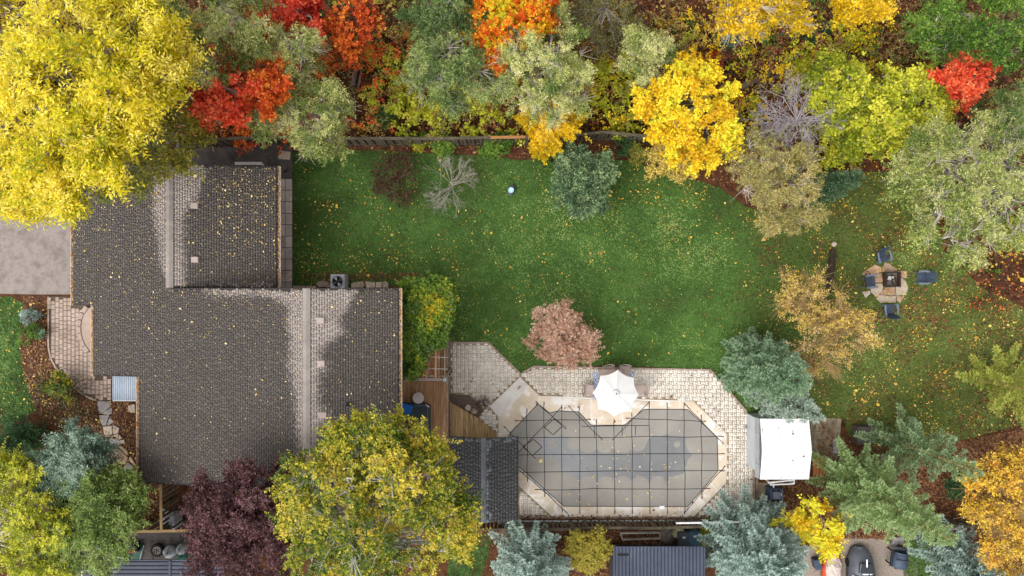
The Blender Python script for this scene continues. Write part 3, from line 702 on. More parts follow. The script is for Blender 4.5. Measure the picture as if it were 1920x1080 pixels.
tag(MB().box(*(lambda a,b:(a[0],b[0],b[1],a[1]))(XY(1236,947),XY(1245,953)), .075, .16, .01).obj('skimmer_lid', MT['white']), 'small white square lid on the lower coping edge', 'lid')
# gravel bed and timber platform by the cabana
flat('gravel_bed', ragged([(842,738),(880,741),(893,752),(906,770),(896,784),(842,752)],1,8), .012, MT['bedgr'], 'triangular gravel bed between deck and patio')
for (x, y, r, lab) in ((878,765,7,'rounded tan boulder in the gravel bed'),(889,771,6,'pointed pale boulder beside the tan boulder in the gravel bed')):
    X, Y = XY(x,y); r /= S
    v = []; 
    mb = MB(); mb.lathe([(r*.6,0),(r,.06),(r*.85,.14),(r*.4,.2)], (X,Y,.0), 8); mb.v = [(X+(a-X)*random.uniform(.75,1.1), Y+(b-Y)*random.uniform(.7,1.25), c) for a,b,c in mb.v]
    tag(mb.obj('boulder', MT['stone']), lab, 'boulder')
pf = empty('timber_platform', P(875,795), 'low triangular timber platform with yellowish boards next to the deck', 'platform')
tri = [(843,753),(897,784),(935,813),(935,822),(843,822)]
x = 843.3
while x < 932:
    top = np.interp(x+2.5, [843,897,935], [753,784,813]); b = 824
    MB().prism([XY(x,top-.4+np.interp(0,[0,1],[0,0]),.2),XY(x+4.6,np.interp(x+4.6,[843,897,935],[753,784,813]),.2),XY(x+4.6,b,.2),XY(x,b,.2)], .14, .2+random.uniform(-.004,.004), .005).obj('board', MT['plat'], pf); x += 5.0
MB().prism([XY(a,b,.1) for a,b in inset(tri,2)], 0, .138).obj('frame', MT['dark'], pf)

# ------------------------------------------------------------------ deck, tub, pergola
dk = empty('deck', P(795,800), 'brown timber deck with lengthwise boards beside the house', 'deck'); DZ = .55
x = 746.
while x < 837.5:
    MB().prism([XY(x,606,DZ),XY(x+4.45,606,DZ),XY(x+4.45,893,DZ),XY(x,893,DZ)], DZ-.04, DZ+random.uniform(-.002,.002), .005).obj('board', MT['deck'], dk); x += 4.75
a, b = XY(746,893,DZ), XY(837,606,DZ)
MB().box(a[0]+.05, b[0]-.05, a[1]+.05, b[1]-.05, 0, DZ-.043).obj('substructure', MT['dark'], dk)
def rail(pts, z, w, hgt, mat, name='rail', par=None, posts=()):
    for i in range(len(pts)-1):
        p, q = np.array(P(*pts[i], z)), np.array(P(*pts[i+1], z)); d = (q-p)[:2]; L = np.linalg.norm(d); ang = math.atan2(d[1], d[0])
        MB().box(0, L, -w/2, w/2, -hgt, 0, .008).rot(ang).shift((p[0],p[1],z)).obj(name, MT[mat], par)
rl = empty('deck_railing', P(838,760), 'long brown railing along the right edge of the deck', 'railing')
rail([(838.5,612),(838.5,893)], DZ+.95, .10, .04, 'rail', 'top_rail', rl)
X = XY(838.5,0,DZ+.95)[0]
rail_y = [612, 660, 711, 760, 810, 860, 892]
for yy in rail_y: Y = XY(0,yy,DZ+.95)[1]; MB().box(X-.04, X+.04, Y-.04, Y+.04, 0, DZ+.908).obj('post', MT['rail'], rl)
MB().box(X-.02, X+.02, XY(0,892,DZ+.95)[1], XY(0,612,DZ+.95)[1], DZ+.1, DZ+.14).obj('bottom_rail', MT['rail'], rl)
for i in range(60):
    Y = XY(0,892,DZ+.95)[1] + (i+.5)*(XY(0,612,DZ+.95)[1]-XY(0,892,DZ+.95)[1])/60
    MB().box(X-.012, X+.012, Y-.012, Y+.012, DZ+.14, DZ+.908).obj('baluster', MT['rail'], rl)
rr = empty('deck_gate_rail', P(795,711), 'pale copper-toned rail crossing the deck below the pergola', 'railing')
rail([(752,712),(829,711.5)], DZ+.95, .13, .05, 'beige', 'top_rail', rr); rail([(752,708),(832,707.5)], DZ+.8, .06, .05, 'rail', 'lower_rail', rr)
for xx in (754, 828): p = P(xx,711.5,DZ+.9); MB().box(p[0]-.04,p[0]+.04,p[1]-.04,p[1]+.04,DZ,DZ+.9).obj('post', MT['rail'], rr)
p = P(833.5,711.5,DZ+1.1)
bc = empty('post_lantern', (p[0],p[1],DZ), 'small blue-grey globe lantern on the deck corner post', 'lantern')
MB().box(p[0]-.045,p[0]+.045,p[1]-.045,p[1]+.045,DZ,DZ+.98).obj('post', MT['rail'], bc)
MB().lathe([(.05,0),(.1,.04),(.12,.1),(.1,.16),(.04,.2)], (p[0],p[1],DZ+.98), 12).obj('globe', MT['greyp'], bc, smooth=True)
# hot tub with folded corner cover
ht = empty('hot_tub', P(780,798,DZ), 'dark slate hot tub with vinyl cover sunk beside the house wall', 'hot tub'); zt = DZ+.55
HT = [(748,756),(776,756),(799,756),(807,762),(807,840),(748,840)]
HTp = [XY(a,b,zt) for a,b in HT]
MB().prism([XY(a,b,zt) for a,b in inset(HT,2)], DZ+.002, zt-.06).obj('shell', MT['black'], ht)
MB().prism(HTp, zt-.058, zt, .02).obj('cover', MT['tub'], ht)
for y0, y1 in ((757,797.6),(798.4,839)): pass
for a, b in (((802,763),(802,836)),((753,836.5),(801,836.5)),((779,760.5),(801,760.5))):
    p, q = P(*a,zt), P(*b,zt); MB().box(min(p[0],q[0])-.012,max(p[0],q[0])+.012,min(p[1],q[1])-.012,max(p[1],q[1])+.012,zt-.005,zt+.012,.004).obj('piping', MT['tubedge'], ht)
MB().prism([XY(a,b,zt) for a,b in ((798,757),(806,762),(804,764),(799,761))], zt-.01, zt+.04, .01).obj('folded_corner', MT['table'], ht)
# blue lounge chair by the tub
lc = empty('blue_lounge_chair', P(763,762,DZ), 'bright blue folding lounge chair tucked against the house eave', 'chair', rz=math.radians(-18), local=True)
MB().box(-.36,.36,-.25,.25,.60,.64,.015).obj('seat', MT['blue'], lc)
MB().add([(-.36,-.25,.62),(-.36,.25,.62),(-.55,.25,.95),(-.55,-.25,.95),(-.38,-.25,.60),(-.38,.25,.60),(-.58,.25,.94),(-.58,-.25,.94)],[(0,1,2,3),(7,6,5,4),(0,4,5,1),(1,5,6,2),(2,6,7,3),(3,7,4,0)]).obj('backrest', MT['blue'], lc)
for sx in (-.33,.33):
    for sy in (-.27,.27): MB().tube([(sx,sy,0),(sx,sy,.63)], .015, 6).obj('leg', MT['black'], lc)
for sy in (-.28,.28): MB().tube([(-.4,sy,.655),(.38,sy,.655)], .016, 6).obj('side_rail', MT['black'], lc)
def rtable(px, py, r, lab):
    t = empty('round_side_table', P(px,py,DZ), lab, 'table', local=True)
    MB().lathe([(r*.97,-.03),(r,-.015),(r*.97,0)], (0,0,.55), 24).obj('tabletop', MT['table'], t, smooth=False)
    for k in range(3): a = k*2.1; MB().tube([(math.cos(a)*r*.75,math.sin(a)*r*.75,0),(math.cos(a)*r*.3,math.sin(a)*r*.3,.52)], .018, 6).obj('leg', MT['beigef'], t)
rtable(787,743,.29,'round whitish side table on the deck above the hot tub'); rtable(811,872,.22,'round side table at the lower end of the deck, half under the birch')
p = P(817,892,DZ)
pb = tag(MB().box(p[0]-.24,p[0]+.24,p[1]-.05,p[1]+.05,DZ+.001,DZ+.3,.02).obj('planter_box', MT['greyp']), 'narrow pale planter box at the lower deck edge', 'planter')
# pergola
pg = empty('pergola', P(797,615), 'timber pergola between house and lawn, mostly buried under vine', 'pergola'); PZ = 2.7
for xx in (756, 836):
    for yy in (535, 703):
        p = P(xx,yy,PZ); MB().box(p[0]-.06,p[0]+.06,p[1]-.06,p[1]+.06,0,PZ-.16).obj('post', MT['rail'], pg)
for yy in (533, 705): rail([(750,yy),(842,yy)], PZ, .07, .16, 'rail', 'beam', pg)
for xx in (757,769,781,793,799.5,817,823,834): rail([(xx,528),(xx,709)], PZ+.13, .045 if xx not in (799.5,817) else .10, .128, 'raft' if xx in (793,799.5,817) else 'rail', 'rafter', pg)
for yy in (668,690): 
    for a in (0,): rail([(752,yy),(840,yy+2)], PZ+.165, .025, .03, 'barkp', 'lath', pg)
p = P(811,633,PZ+.2)
lb = empty('hanging_basket_box', (p[0],p[1],PZ+.135), 'small open grey box sitting on the pergola among the vine', 'box', local=True)
for (x0,x1,y0,y1) in ((-.22,.22,-.22,-.18),(-.22,.22,.18,.22),(-.22,-.18,-.178,.178),(.18,.22,-.178,.178)): MB().box(x0,x1,y0,y1,0,.22,.008).obj('side', MT['greyp'], lb)
MB().box(-.178,.178,-.178,.178,0,.06).obj('base', MT['bark'], lb)
# air conditioner
ac = empty('air_conditioner', P(640,528), 'square pale grey air conditioner with round fan grille beside the house', 'air conditioner', local=True)
MB().box(-.37,.37,-.37,.37,0,.78,.03).obj('casing', MT['greyp'], ac)
MB().lathe([(.29,.0),(.31,.03),(.27,.035),(.26,.005)], (0,0,.777), 24).obj('grille_ring', MT['awn'], ac)
MB().lathe([(.26,.0),(.26,.008)], (0,0,.78), 24).obj('fan_well', MT['dark'], ac)
for k in range(4):
    a = k*math.pi/2+.5
    MB().prism([(math.cos(a)*.04,math.sin(a)*.04),(math.cos(a-.35)*.23,math.sin(a-.35)*.23),(math.cos(a)*.24,math.sin(a)*.24),(math.cos(a+.35)*.23,math.sin(a+.35)*.23)], .789, .795).obj('fan_blade', MT['greyp'] if k % 2 else MT['bingrey'], ac)
MB().lathe([(.06,0),(.06,.03),(.03,.04)], (0,0,.789), 12).obj('hub', MT['black'], ac)
# ------------------------------------------------------------------ umbrella set
um = empty('patio_umbrella', P(1155,738), 'open white eight-sided patio umbrella at the top of the pool', 'umbrella'); uz, ut = 2.2, 2.5
uc = np.array(P(1155,738,ut)); cor = [(1158.5,693.5),(1188.5,708.5),(1198,740),(1184.5,771),(1151.5,781),(1121.5,767),(1111,736),(1126,704.5)]
C8 = [np.array(P(a,b,uz)) for a,b in cor]
for k in range(8):
    a, b = C8[k], C8[(k+1) % 8]; n = 8; rows = []
    for t in np.linspace(.10, 1, 7):
        row = []
        for s in np.linspace(0, 1, n+1):
            rimp = a+(b-a)*s; c2 = uc.copy(); sc = 4*s*(1-s); rimp = rimp+(c2-rimp)*np.array([.075*sc,.075*sc,.0])
            q = uc+(rimp-uc)*t; q[2] = ut+(uz-ut)*(t**1.25)-.03*sc*t*(1-t)*2; row.append(q)
        rows.append(row)
    v = [p for r in rows for p in r]; f = [(i*(n+1)+j, (i+1)*(n+1)+j, (i+1)*(n+1)+j+1, i*(n+1)+j+1) for i in range(6) for j in range(n)]
    m = len(v); v2 = v+[p-np.array([0,0,.006]) for p in v]
    obj('canopy_panel', v2, f+[tuple(i+m for i in q[::-1]) for q in f], MT['canvas'], um, smooth=True)
    MB().tube([uc-[0,0,.05], a-[0,0,.03]], .012, 6).obj('rib', MT['greyp'], um)
MB().lathe([(.2,-.035),(.17,.03),(.06,.085),(.0301,.09)], tuple(uc), 16).obj('vent_cap', MT['canvas'], um)
MB().lathe([(.03,0),(.035,.04),(.015,.08)], tuple(uc+[0,0,.085]), 10).obj('finial', MT['black'], um)
MB().tube([(uc[0],uc[1],.06),(uc[0],uc[1],ut-.02)], .024, 10).obj('pole', MT['greyp'], um)
MB().lathe([(.28,0),(.28,.05),(.08,.09),(.04,.2)], (uc[0],uc[1],.06), 16).obj('base', MT['black'], um)
r0, r1 = XY(1112,697), XY(1188,752)
tag(MB().box(r0[0],r1[0],r1[1],r0[1],.055,.066).obj('outdoor_rug', MT['rug']), 'blue and white ring-patterned rug under the umbrella', 'rug')
ta = empty('patio_table', (uc[0]-.02,uc[1]+.55,.066), 'glass-topped patio table hidden beneath the white umbrella', 'table', local=True)
for sx in (-.55,.55):
    for sy in (-.35,.35): MB().box(sx-.02,sx+.02,sy-.02,sy+.02,0,.70).obj('leg', MT['beigef'], ta)
MB().box(-.62,.62,-.42,.42,.70,.73,.01).obj('tabletop', MT['beigef'], ta)
def pchair(px, py, ang, lab):
    c = empty('patio_chair', (*XY(px,py,.45),.055), lab, 'chair', 'beige patio chairs around the umbrella table', math.radians(ang), True)
    MB().box(-.27,.27,-.28,.24,.40,.44,.02).obj('seat', MT['beige'], c)
    v = []; n = 8
    for i in range(n+1):
        x = -.27+.54*i/n; bow = .06*(1-(x/.27)**2)
        for (dy, z) in ((.22+bow,.42),(.30+bow,.85),(.32+bow,.85),(.24+bow,.42)): v.append((x,dy,z))
    f = []
    for i in range(n):
        for k in range(4): f.append((i*4+k, i*4+(k+1) % 4, (i+1)*4+(k+1) % 4, (i+1)*4+k))
    f += [(0,3,2,1), (n*4,n*4+1,n*4+2,n*4+3)]
    MB().add(v, f).obj('backrest', MT['beige'], c)
    for sx in (-.28,.28):
        MB().tube([(sx,.26,.66),(sx,-.05,.65),(sx,-.26,.62),(sx,-.27,0)], .018, 6).obj('arm', MT['beigef'], c)
        MB().tube([(sx*.95,.25,.42),(sx,.32,0)], .016, 6).obj('leg', MT['beigef'], c)
pchair(1103,731,90,'beige sling patio chair left of the umbrella'); pchair(1200,731,-90,'beige sling patio chair right of the umbrella')
pchair(1141,695,4,'left of the two beige patio chairs above the umbrella'); pchair(1171,695,-4,'right of the two beige patio chairs above the umbrella')
# ------------------------------------------------------------------ fire pit
fpz = empty('fire_pit_paving', P(1665,532), 'ring of large irregular flagstones around the square fire pit', 'paving'); fpz['kind'] = 'structure'
stones(fpz, [[(380,400),(480,335),(550,370),(550,420),(450,455)],[(590,310),(650,325),(735,400),(670,425),(560,420),(555,385)],[(740,410),(840,405),(835,490),(790,488),(745,460)],[(735,470),(790,493),(830,530),(855,600),(830,680),(712,683),(715,580),(725,540)],
 [(600,590),(700,585),(708,683),(600,678),(532,668)],[(490,715),(530,673),(600,683),(714,690),(715,765),(540,765)],[(720,690),(815,688),(760,770),(722,740)],[(440,555),(558,545),(570,590),(555,640),(490,700),(430,640)],[(455,460),(550,430),(570,530),(442,547),(430,495)],[(330,450),(370,405),(428,462),(425,495),(390,470)],[(330,640),(420,628),(428,660),(375,715)]], 1560, 440, 6, ['stonep','stonep','stonep','stone','stonep','stone','stonep','stone','stonep','stonep','stone'], .06)
br = empty('fire_pit', P(1668,524,.06), 'square black metal fire pit with white ash and charred logs', 'fire pit', local=True)
h = .36
for (a,b,c,d) in ((-h,h,-h,-h+.03),(-h,h,h-.03,h),(-h,-h+.03,-h+.032,h-.032),(h-.03,h,-h+.032,h-.032)): MB().box(a,b,c,d,0,.34,.005).obj('side', MT['rust'], br)
MB().box(-h+.031,h-.031,-h+.031,h-.031,0,.08).obj('base', MT['bark'], br)
for sx in (-1,1):
    MB().box(sx*h-.03,sx*h+.03,-h-.05,h+.05,.341,.36,.005).obj('rim', MT['black'], br)
    MB().box(-h+.04,h-.04,sx*h-.03,sx*h+.03,.341,.36,.005).obj('rim', MT['black'], br)
for i, (x0,y0,x1,y1) in enumerate(((-.22,-.1,.2,.05),(-.15,.2,.1,-.25),(-.25,.1,.05,.22),(.1,.2,.22,-.2))):
    MB().tube([(x0,y0,.13+.03*i),((x0+x1)/2,(y0+y1)/2+.02,.15+.03*i),(x1,y1,.13+.03*i)], [.035,.04,.03], 7).obj('log', MT['barkd'], br)
MB().prism([(-.22,-.02),(-.08,-.06),(.0,.06),(-.06,.2),(-.2,.18)], .081, .26, .03).obj('ash_heap', MT['ash'], br)
MB().prism([(.02,.04),(.12,.06),(.1,.18),(.0,.16)], .081, .26, .03).obj('ash_heap', MT['ash'], br)
def adir(px, py, ang, lab):
    c = empty('adirondack_chair', P(px,py), lab, 'chair', 'slate blue chairs around the fire pit', math.radians(ang), True)
    c.scale = (.88, .84, .9)
    for i in range(5):
        y = -.30+i*.115; z = .37-.022*i
        MB().box(-.26,.26,y-.05,y+.05,z-.02,z,.006).obj('seat_slat', MT['slatebl'], c)
    for i in range(6):
        t = (i-2.5)/2.5; x0 = t*.20; x1 = t*.33; w0, w1 = .036, .055; top = .95-.10*t*t
        y0, y1 = .22, .22+.30*(top-.28)/.67
        v = [(x0-w0,y0,.28),(x0+w0,y0,.28),(x1+w1,y1,top),(x1-w1,y1,top)]; v += [(a,b+.02,cz) for a,b,cz in v]
        MB().add(v, [(0,1,2,3),(7,6,5,4),(0,4,5,1),(1,5,6,2),(2,6,7,3),(3,7,4,0)]).obj('back_slat', MT['slatebl'], c)
    MB().box(-.27,.27,.345,.37,.5,.56).obj('back_brace', MT['slatebl'], c)
    for s in (-1, 1):
        MB().prism([(s*.28,-.33),(s*.34,-.37),(s*.42,-.34),(s*.43,-.1),(s*.40,.2),(s*.33,.34),(s*.29,.30),(s*.31,.0)], .56, .59, .01).obj('arm', MT['slatebl2'], c)
        MB().box(s*.30-.02,s*.30+.02,-.36,-.26,0,.56).obj('leg', MT['slatebl2'], c)
        MB().add([(s*.25,-.34,.33),(s*.25,.62,.0),(s*.25,.50,.0),(s*.25,-.34,.24),(s*.28,-.34,.33),(s*.28,.62,.0),(s*.28,.50,.0),(s*.28,-.34,.24)],[(0,1,2,3),(7,6,5,4),(0,4,5,1),(1,5,6,2),(2,6,7,3),(3,7,4,0)]).obj('rear_leg', MT['slatebl'], c)
adir(1649,481,14,'slate blue slatted garden chair above the fire pit'); adir(1723,520.5,-90,'slate blue slatted garden chair right of the fire pit')
adir(1624,528,97,'slate blue slatted garden chair left of the fire pit, on the flagstones'); adir(1662,581,184,'slate blue slatted garden chair below the fire pit')
X, Y = XY(1563,458); mb = MB().lathe([(.1,0),(.14,.05),(.12,.1),(.05,.13)], (X,Y,0), 8)
tag(mb.obj('boulder', MT['stone']), 'small pale boulder at the upper end of the dark log', 'boulder')
tag(MB().tube([P(1562,467,.16),P(1559,500,.18),P(1556,525,.16),P(1552,550,.13)], [.13,.17,.16,.12], 9).obj('dead_log', MT['barkd']), 'thick dark dead log lying above the straw-coloured tree left of the fire pit', 'log')
# bird bath
bb_ = empty('bird_bath', P(958,360), 'small bird bath with pale blue bowl on the lawn', 'bird bath', local=True)
MB().lathe([(.2,0),(.2,.04),(.08,.1),(.06,.5),(.1,.56)], (0,0,0), 14).obj('pedestal', MT['bingrey'], bb_)
MB().lathe([(.06,.56),(.13,.60),(.15,.65),(.135,.65),(.11,.61),(.05,.60)], (0,0,0), 18).obj('bowl', MT['water'], bb_)
MB().lathe([(.108,.615),(.108,.62)], (0,0,0), 18).obj('water', MT['water'], bb_)
p_ = MB().lathe([(.15,0),(.19,.05),(.19,.2),(.15,.26)], (.06,.17,0), 14).obj('cover_stone', MT['bingrey'], bb_)
# ------------------------------------------------------------------ garden shed with white roof
sh = empty('garden_shed', P(1465,842), 'garden shed with bright white sheet-metal roof beside the patio', 'shed'); sz = 2.3
sx0, sx1 = XY(1425,0,sz)[0], XY(1517,0,sz)[0]; syt, syb = Yat(785,sz), Yat(899,sz); sym = (syt+syb)/2; srz = sz+.32
N = 15
for i in range(N):
    a, b = sx0+(sx1-sx0)*i/N, sx0+(sx1-sx0)*(i+1)/N-.004
    for ye in (syb, syt):
        v = [(a,ye,sz),(b,ye,sz),(b,sym,srz),(a,sym,srz)]; v += [(x,y,z-.03) for x,y,z in v]
        f = [(0,1,2,3),(7,6,5,4),(0,4,5,1),(1,5,6,2),(2,6,7,3),(3,7,4,0)]
        if ye > sym: f = [q[::-1] for q in f]
        MB().add(v, f).obj('roof_sheet', MT['whitem'], sh)
    for ye in (syb, syt):
        v = [(b-.012,ye,sz+.018),(b+.012,ye,sz+.018),(b+.012,sym,srz+.018),(b-.012,sym,srz+.018)]; v += [(x,y,z-.017) for x,y,z in v]
        if i < N-1: MB().add(v, f if ye > sym else [q[::-1] for q in f]).obj('standing_seam', MT['whitem'], sh)
px0 = XY(1416,0,1.9)[0]
for i in range(4):
    ya, yb = syb+(syt-syb)*i/4+.01, syb+(syt-syb)*(i+1)/4-.01
    v = [(px0,ya,1.85),(px0,yb,1.85),(sx0-.01,yb,sz-.04),(sx0-.01,ya,sz-.04)]; v += [(x+.02,y,z-.03) for x,y,z in v]
    MB().add(v, [(3,2,1,0),(4,5,6,7),(0,1,5,4),(1,2,6,5),(2,3,7,6),(3,0,4,7)]).obj('side_panel', MT['greypd'], sh)
MB().box(sx0+.12,sx1-.15,syb+.15,syt-.15,0,sz-.04).obj('wall', MT['greyp'], sh)
pp = empty('drain_pipe', P(1470,906), 'thin white plastic pipes along the lower wall of the white-roofed shed', 'pipe')
for a, b, z in (((1440,905),(1490,900),1.0),((1444,909),(1489,907),.9),((1489,907),(1489,901),.9)): MB().tube([P(*a,z),P(*b,z)], .04, 8).obj('pipe_run', MT['white'], pp)
for x in (1445, 1488): q = P(x,906,.9); MB().tube([(q[0],q[1],0),(q[0],q[1],.95)], .035, 8).obj('riser', MT['white'], pp)
hp = empty('pool_heater', P(1447,921), 'dark blue-grey pool heater cabinet below the white-roofed shed', 'heater', local=True)
MB().box(-.34,.24,-.33,.33,0,.75,.04).obj('cabinet', MT['slatebl'], hp); MB().box(.245,.37,-.26,.26,0,.6,.03).obj('side_box', MT['slatebl2'], hp)
MB().box(-.22,.15,-.18,.18,.751,.80,.02).obj('lid', MT['slatebl2'], hp)
for x in (-.2, .05):
    for y in (-.25, .25): MB().box(x-.08,x+.08,y-.05,y+.05,.751,.765).obj('vent', MT['dark'], hp)
MB().box(.17,.22,-.03,.13,.751,.78).obj('label_plate', MT['beige'], hp)
MB().tube([(-.1,.33,.5),(-.1,.6,.5)], .04, 8).obj('pipe', MT['white'], hp)
# brick strip right of shed and along its west side
bp = tag(MB().prism([XY(a,b) for a,b in [(1520,784),(1578,784),(1576,800),(1572,862),(1548,864),(1520,850)]], -.05, .012).obj('brick_path', MT['grout']), 'mossy worn brick strip right of the white-roofed shed', 'path', kind='structure')
bm_ = {}
for w, hh in ((4.2,11),(11,4.2)): bm_[(w,hh)] = MB().box(-w/2/S+.006,w/2/S-.006,-hh/2/S+.006,hh/2/S-.006,-.03,.035,.008).mesh('brick', M('mossy_brick', HX('5c5040','7a6d5a','8f826e'), 2.5, .95, .4, 30, rnd=.4, stain=hexc('4a4a2c'), sscale=1.2, slo=.5, shi=.65))
for i in range(13):
    for j in range(7):
        x, y = 1523+i*4.4, 790+j*11.4+(i % 2)*4
        if inpoly(np.array([x]), np.array([y]), [(1520,784),(1576,784),(1570,862),(1548,862),(1520,848)])[0] and random.random() < .86:
            inst('brick', bm_[(4.2,11)], (*XY(x,y), .012+random.uniform(-.01,.012)), bp, random.uniform(-.06,.06))
bp2 = tag(MB().prism([XY(a,b) for a,b in [(1421,905),(1450,905),(1450,975),(1421,975)]], -.05, .012).obj('brick_path', MT['grout']), 'short brick strip below the pool heater', 'path', kind='structure')
for i in range(3):
    for j in range(8): inst('brick', bm_[(11,4.2)] if j % 2 else bm_[(11,4.2)], (*XY(1427+i*9.4+(j % 2)*3, 935+j*5), .012), bp2)
tag(MB().box(*(lambda a,b:(a[0],b[0],b[1],a[1]))(XY(1416.5,786),XY(1420.5,974)), -.1, .11, .01).obj('timber_edging', MT['rail']), 'long dark timber edging between patio and shed', 'edging', kind='structure')
for i in range(7):
    a, b = XY(1524+i*3.1, 852+random.uniform(0,8)), XY(1524+i*3.1+2.7, 896-random.uniform(0,6)); z = .0
    zb = .03+(.06 if i in (2,4,5) else 0)
    tag(MB().box(a[0],b[0],b[1],a[1],0,zb+.05,.006).obj('timber_plank', MT['newwood']), ('first second third fourth fifth sixth seventh'.split()[i])+' orange-brown plank counting rightwards from the white-roofed shed', 'plank', 'planks beside the shed')
pb_ = empty('brick_pile', P(1567,836), 'small stack of pale bricks at the edge of the mossy brick strip', 'bricks', local=True)
for i in range(4): MB().box(-.18,.18,-.36+i*.19,-.2+i*.19,0.012,.10+.03*(i % 2),.01).obj('brick', MT['stoneg'], pb_)
# brown covered fire table
ct = empty('covered_table', P(1612,812), 'square brown-covered outdoor table standing alone on the lawn edge', 'table', local=True); a, zt2 = .44, .66
v = [(-a-.02,-a-.02,.02),(a+.02,-a-.02,.02),(a+.02,a+.02,.02),(-a-.02,a+.02,.02),(-a,-a,zt2),(a,-a,zt2),(a,a,zt2),(-a,a,zt2),(0,0,zt2+.1)]
MB().add(v, [(3,2,1,0),(0,1,5,4),(1,2,6,5),(2,3,7,6),(3,0,4,7),(4,5,8),(5,6,8),(6,7,8),(7,4,8)]).obj('cloth_cover', MT['brown'], ct)
for i in range(4): q, r = v[4+i], v[8]; MB().tube([q, r], .012, 5).obj('seam', MT['brown'], ct)
for sx in (-.3,.3): MB().box(sx-.03,sx+.03,-.03,.03,0,.02).obj('foot', MT['black'], ct)
# loose slab and white plank north of the house
tag(MB().prism([XY(a,b) for a,b in ((524,283),(545,285),(544,300),(522,298))], .0205, .085, .01).obj('loose_slab', MT['slab']), 'loose pale concrete slab lying on the asphalt by the wing corner', 'slab')
wb = empty('white_bench', P(466,296), 'narrow white plank bench against the north eave of the house', 'bench')
a, b = P(440,303.5,.5), P(491,309,.5); MB().box(a[0],b[0],b[1],a[1],.46,.5,.008).obj('seat', MT['white'], wb)
for x in (a[0]+.1, b[0]-.1): MB().box(x-.03,x+.03,b[1]+.02,a[1]-.02,.02,.459).obj('leg', MT['white'], wb)

# ------------------------------------------------------------------ fences
def fence(label, pts, hgt, bw, gap, mat, railmat, thick=.02, two=True, rails=None, jit=.03):
    """pts: photo pixels of the top rail"""
    w = [np.array(P(a,b,hgt)) for a,b in pts]
    f = empty('fence', (*w[0][:2],0), label, 'fence')
    me = MB().box(-bw/2,bw/2,-thick/2,thick/2,.03,hgt-.06).mesh('board', MT[mat])
    for i in range(len(w)-1):
        d = (w[i+1]-w[i])[:2]; L = np.linalg.norm(d); ang = math.atan2(d[1],d[0]); u = d/L; k = int(L/(bw+gap)); nn = np.array([-u[1],u[0]])
        for j in range(k):
            c = w[i][:2]+u*(j+.5)*(L/k)+nn*(.03 if (j % 2 and two) else -.03 if two else 0)
            inst('board', me, (*c, 0), f, ang+random.uniform(-jit,jit), (1,1,random.uniform(.985,1.0)))
        MB().box(0,L,-.07,.07,-.04,0,.008).rot(ang).shift((w[i][0],w[i][1],hgt+.001*i)).obj('top_rail', MT[(rails or {}).get(i, railmat)], f)
        MB().box(.01,L-.01,-.018,.018,-.05,.04).rot(ang).shift((w[i][0],w[i][1],.35)).obj('rail', MT[mat], f)
        MB().box(-.05,.05,-.05,.05,0,hgt-.045).rot(ang).shift((w[i][0],w[i][1],0)).obj('post', MT[mat], f)
    return f
fence('long weathered back fence of vertical boards below the tree belt', [(330,263),(420,260),(500,256),(570,258),(640,259),(710,259),(780,259.5),(850,259),(920,257.5),(985,256.5),(1030,256),(1075,253),(1130,247.5),(1205,254),(1290,260),(1380,262),(1440,268)], 1.8, .14, .05, 'fence', 'fence', rails={8:'railn'})
fence('low slatted timber fence along the bottom of the pool patio', [(866,993.5),(940,993.5),(1010,993.5),(1075,992.5),(1100,990.5),(1165,990),(1230,991),(1300,988),(1370,987),(1425,984)], 1.25, .11, .085, 'fence', 'fence', two=True)
a, b = XY(972,976.5), XY(1425,974.5)
tag(MB().box(0,b[0]-a[0],-.03,.03,-.1,.10,.01).rot(math.atan2(b[1]-a[1],b[0]-a[0])).shift((a[0],a[1],0)).obj('metal_edging', MT['greyp']), 'thin blue-grey metal edging strip along the bottom of the patio', 'edging', kind='structure')
tag(MB().tube([P(1268,981.5,1.36),P(1330,980.5,1.36),P(1425,979,1.36)], .05, 8).shift((0,0,-.05)).obj('white_pipe', MT['white']), 'long white pipe resting along the right end of the low fence', 'pipe')
fence('short timber fence running down from the house corner at lower left', [(301,908),(301.5,950),(302,994)], 1.7, .13, .09, 'fence', 'railo')
fence('timber fence across the lower left corner above the stored tyre', [(180,997),(250,997),(302,996),(350,995),(420,996)], 1.7, .13, .09, 'fence', 'railo')
fence('dark slatted fence above the white boards at bottom right', [(1640,985),(1700,985),(1760,986),(1835,988)], 1.3, .12, .08, 'fence', 'fence')
for i, (y0, y1) in enumerate(((985.5,988.3),(988.7,991.5),(991.9,995))):
    a, b = XY(1704,y0,1.31), XY(1812,y1,1.31); 
wbs = empty('white_board_stack', P(1760,1000), 'stack of long white boards lying beside the slatted fence at bottom right', 'boards')
for i in range(4):
    a, b = XY(1704+i*1.5,986+i*2.5,.5), XY(1815,988+i*2.5,.5); MB().box(a[0],b[0],b[1]+.0,a[1],.0,.5-.03*i,.01).obj('board', MT['fencew'], wbs)
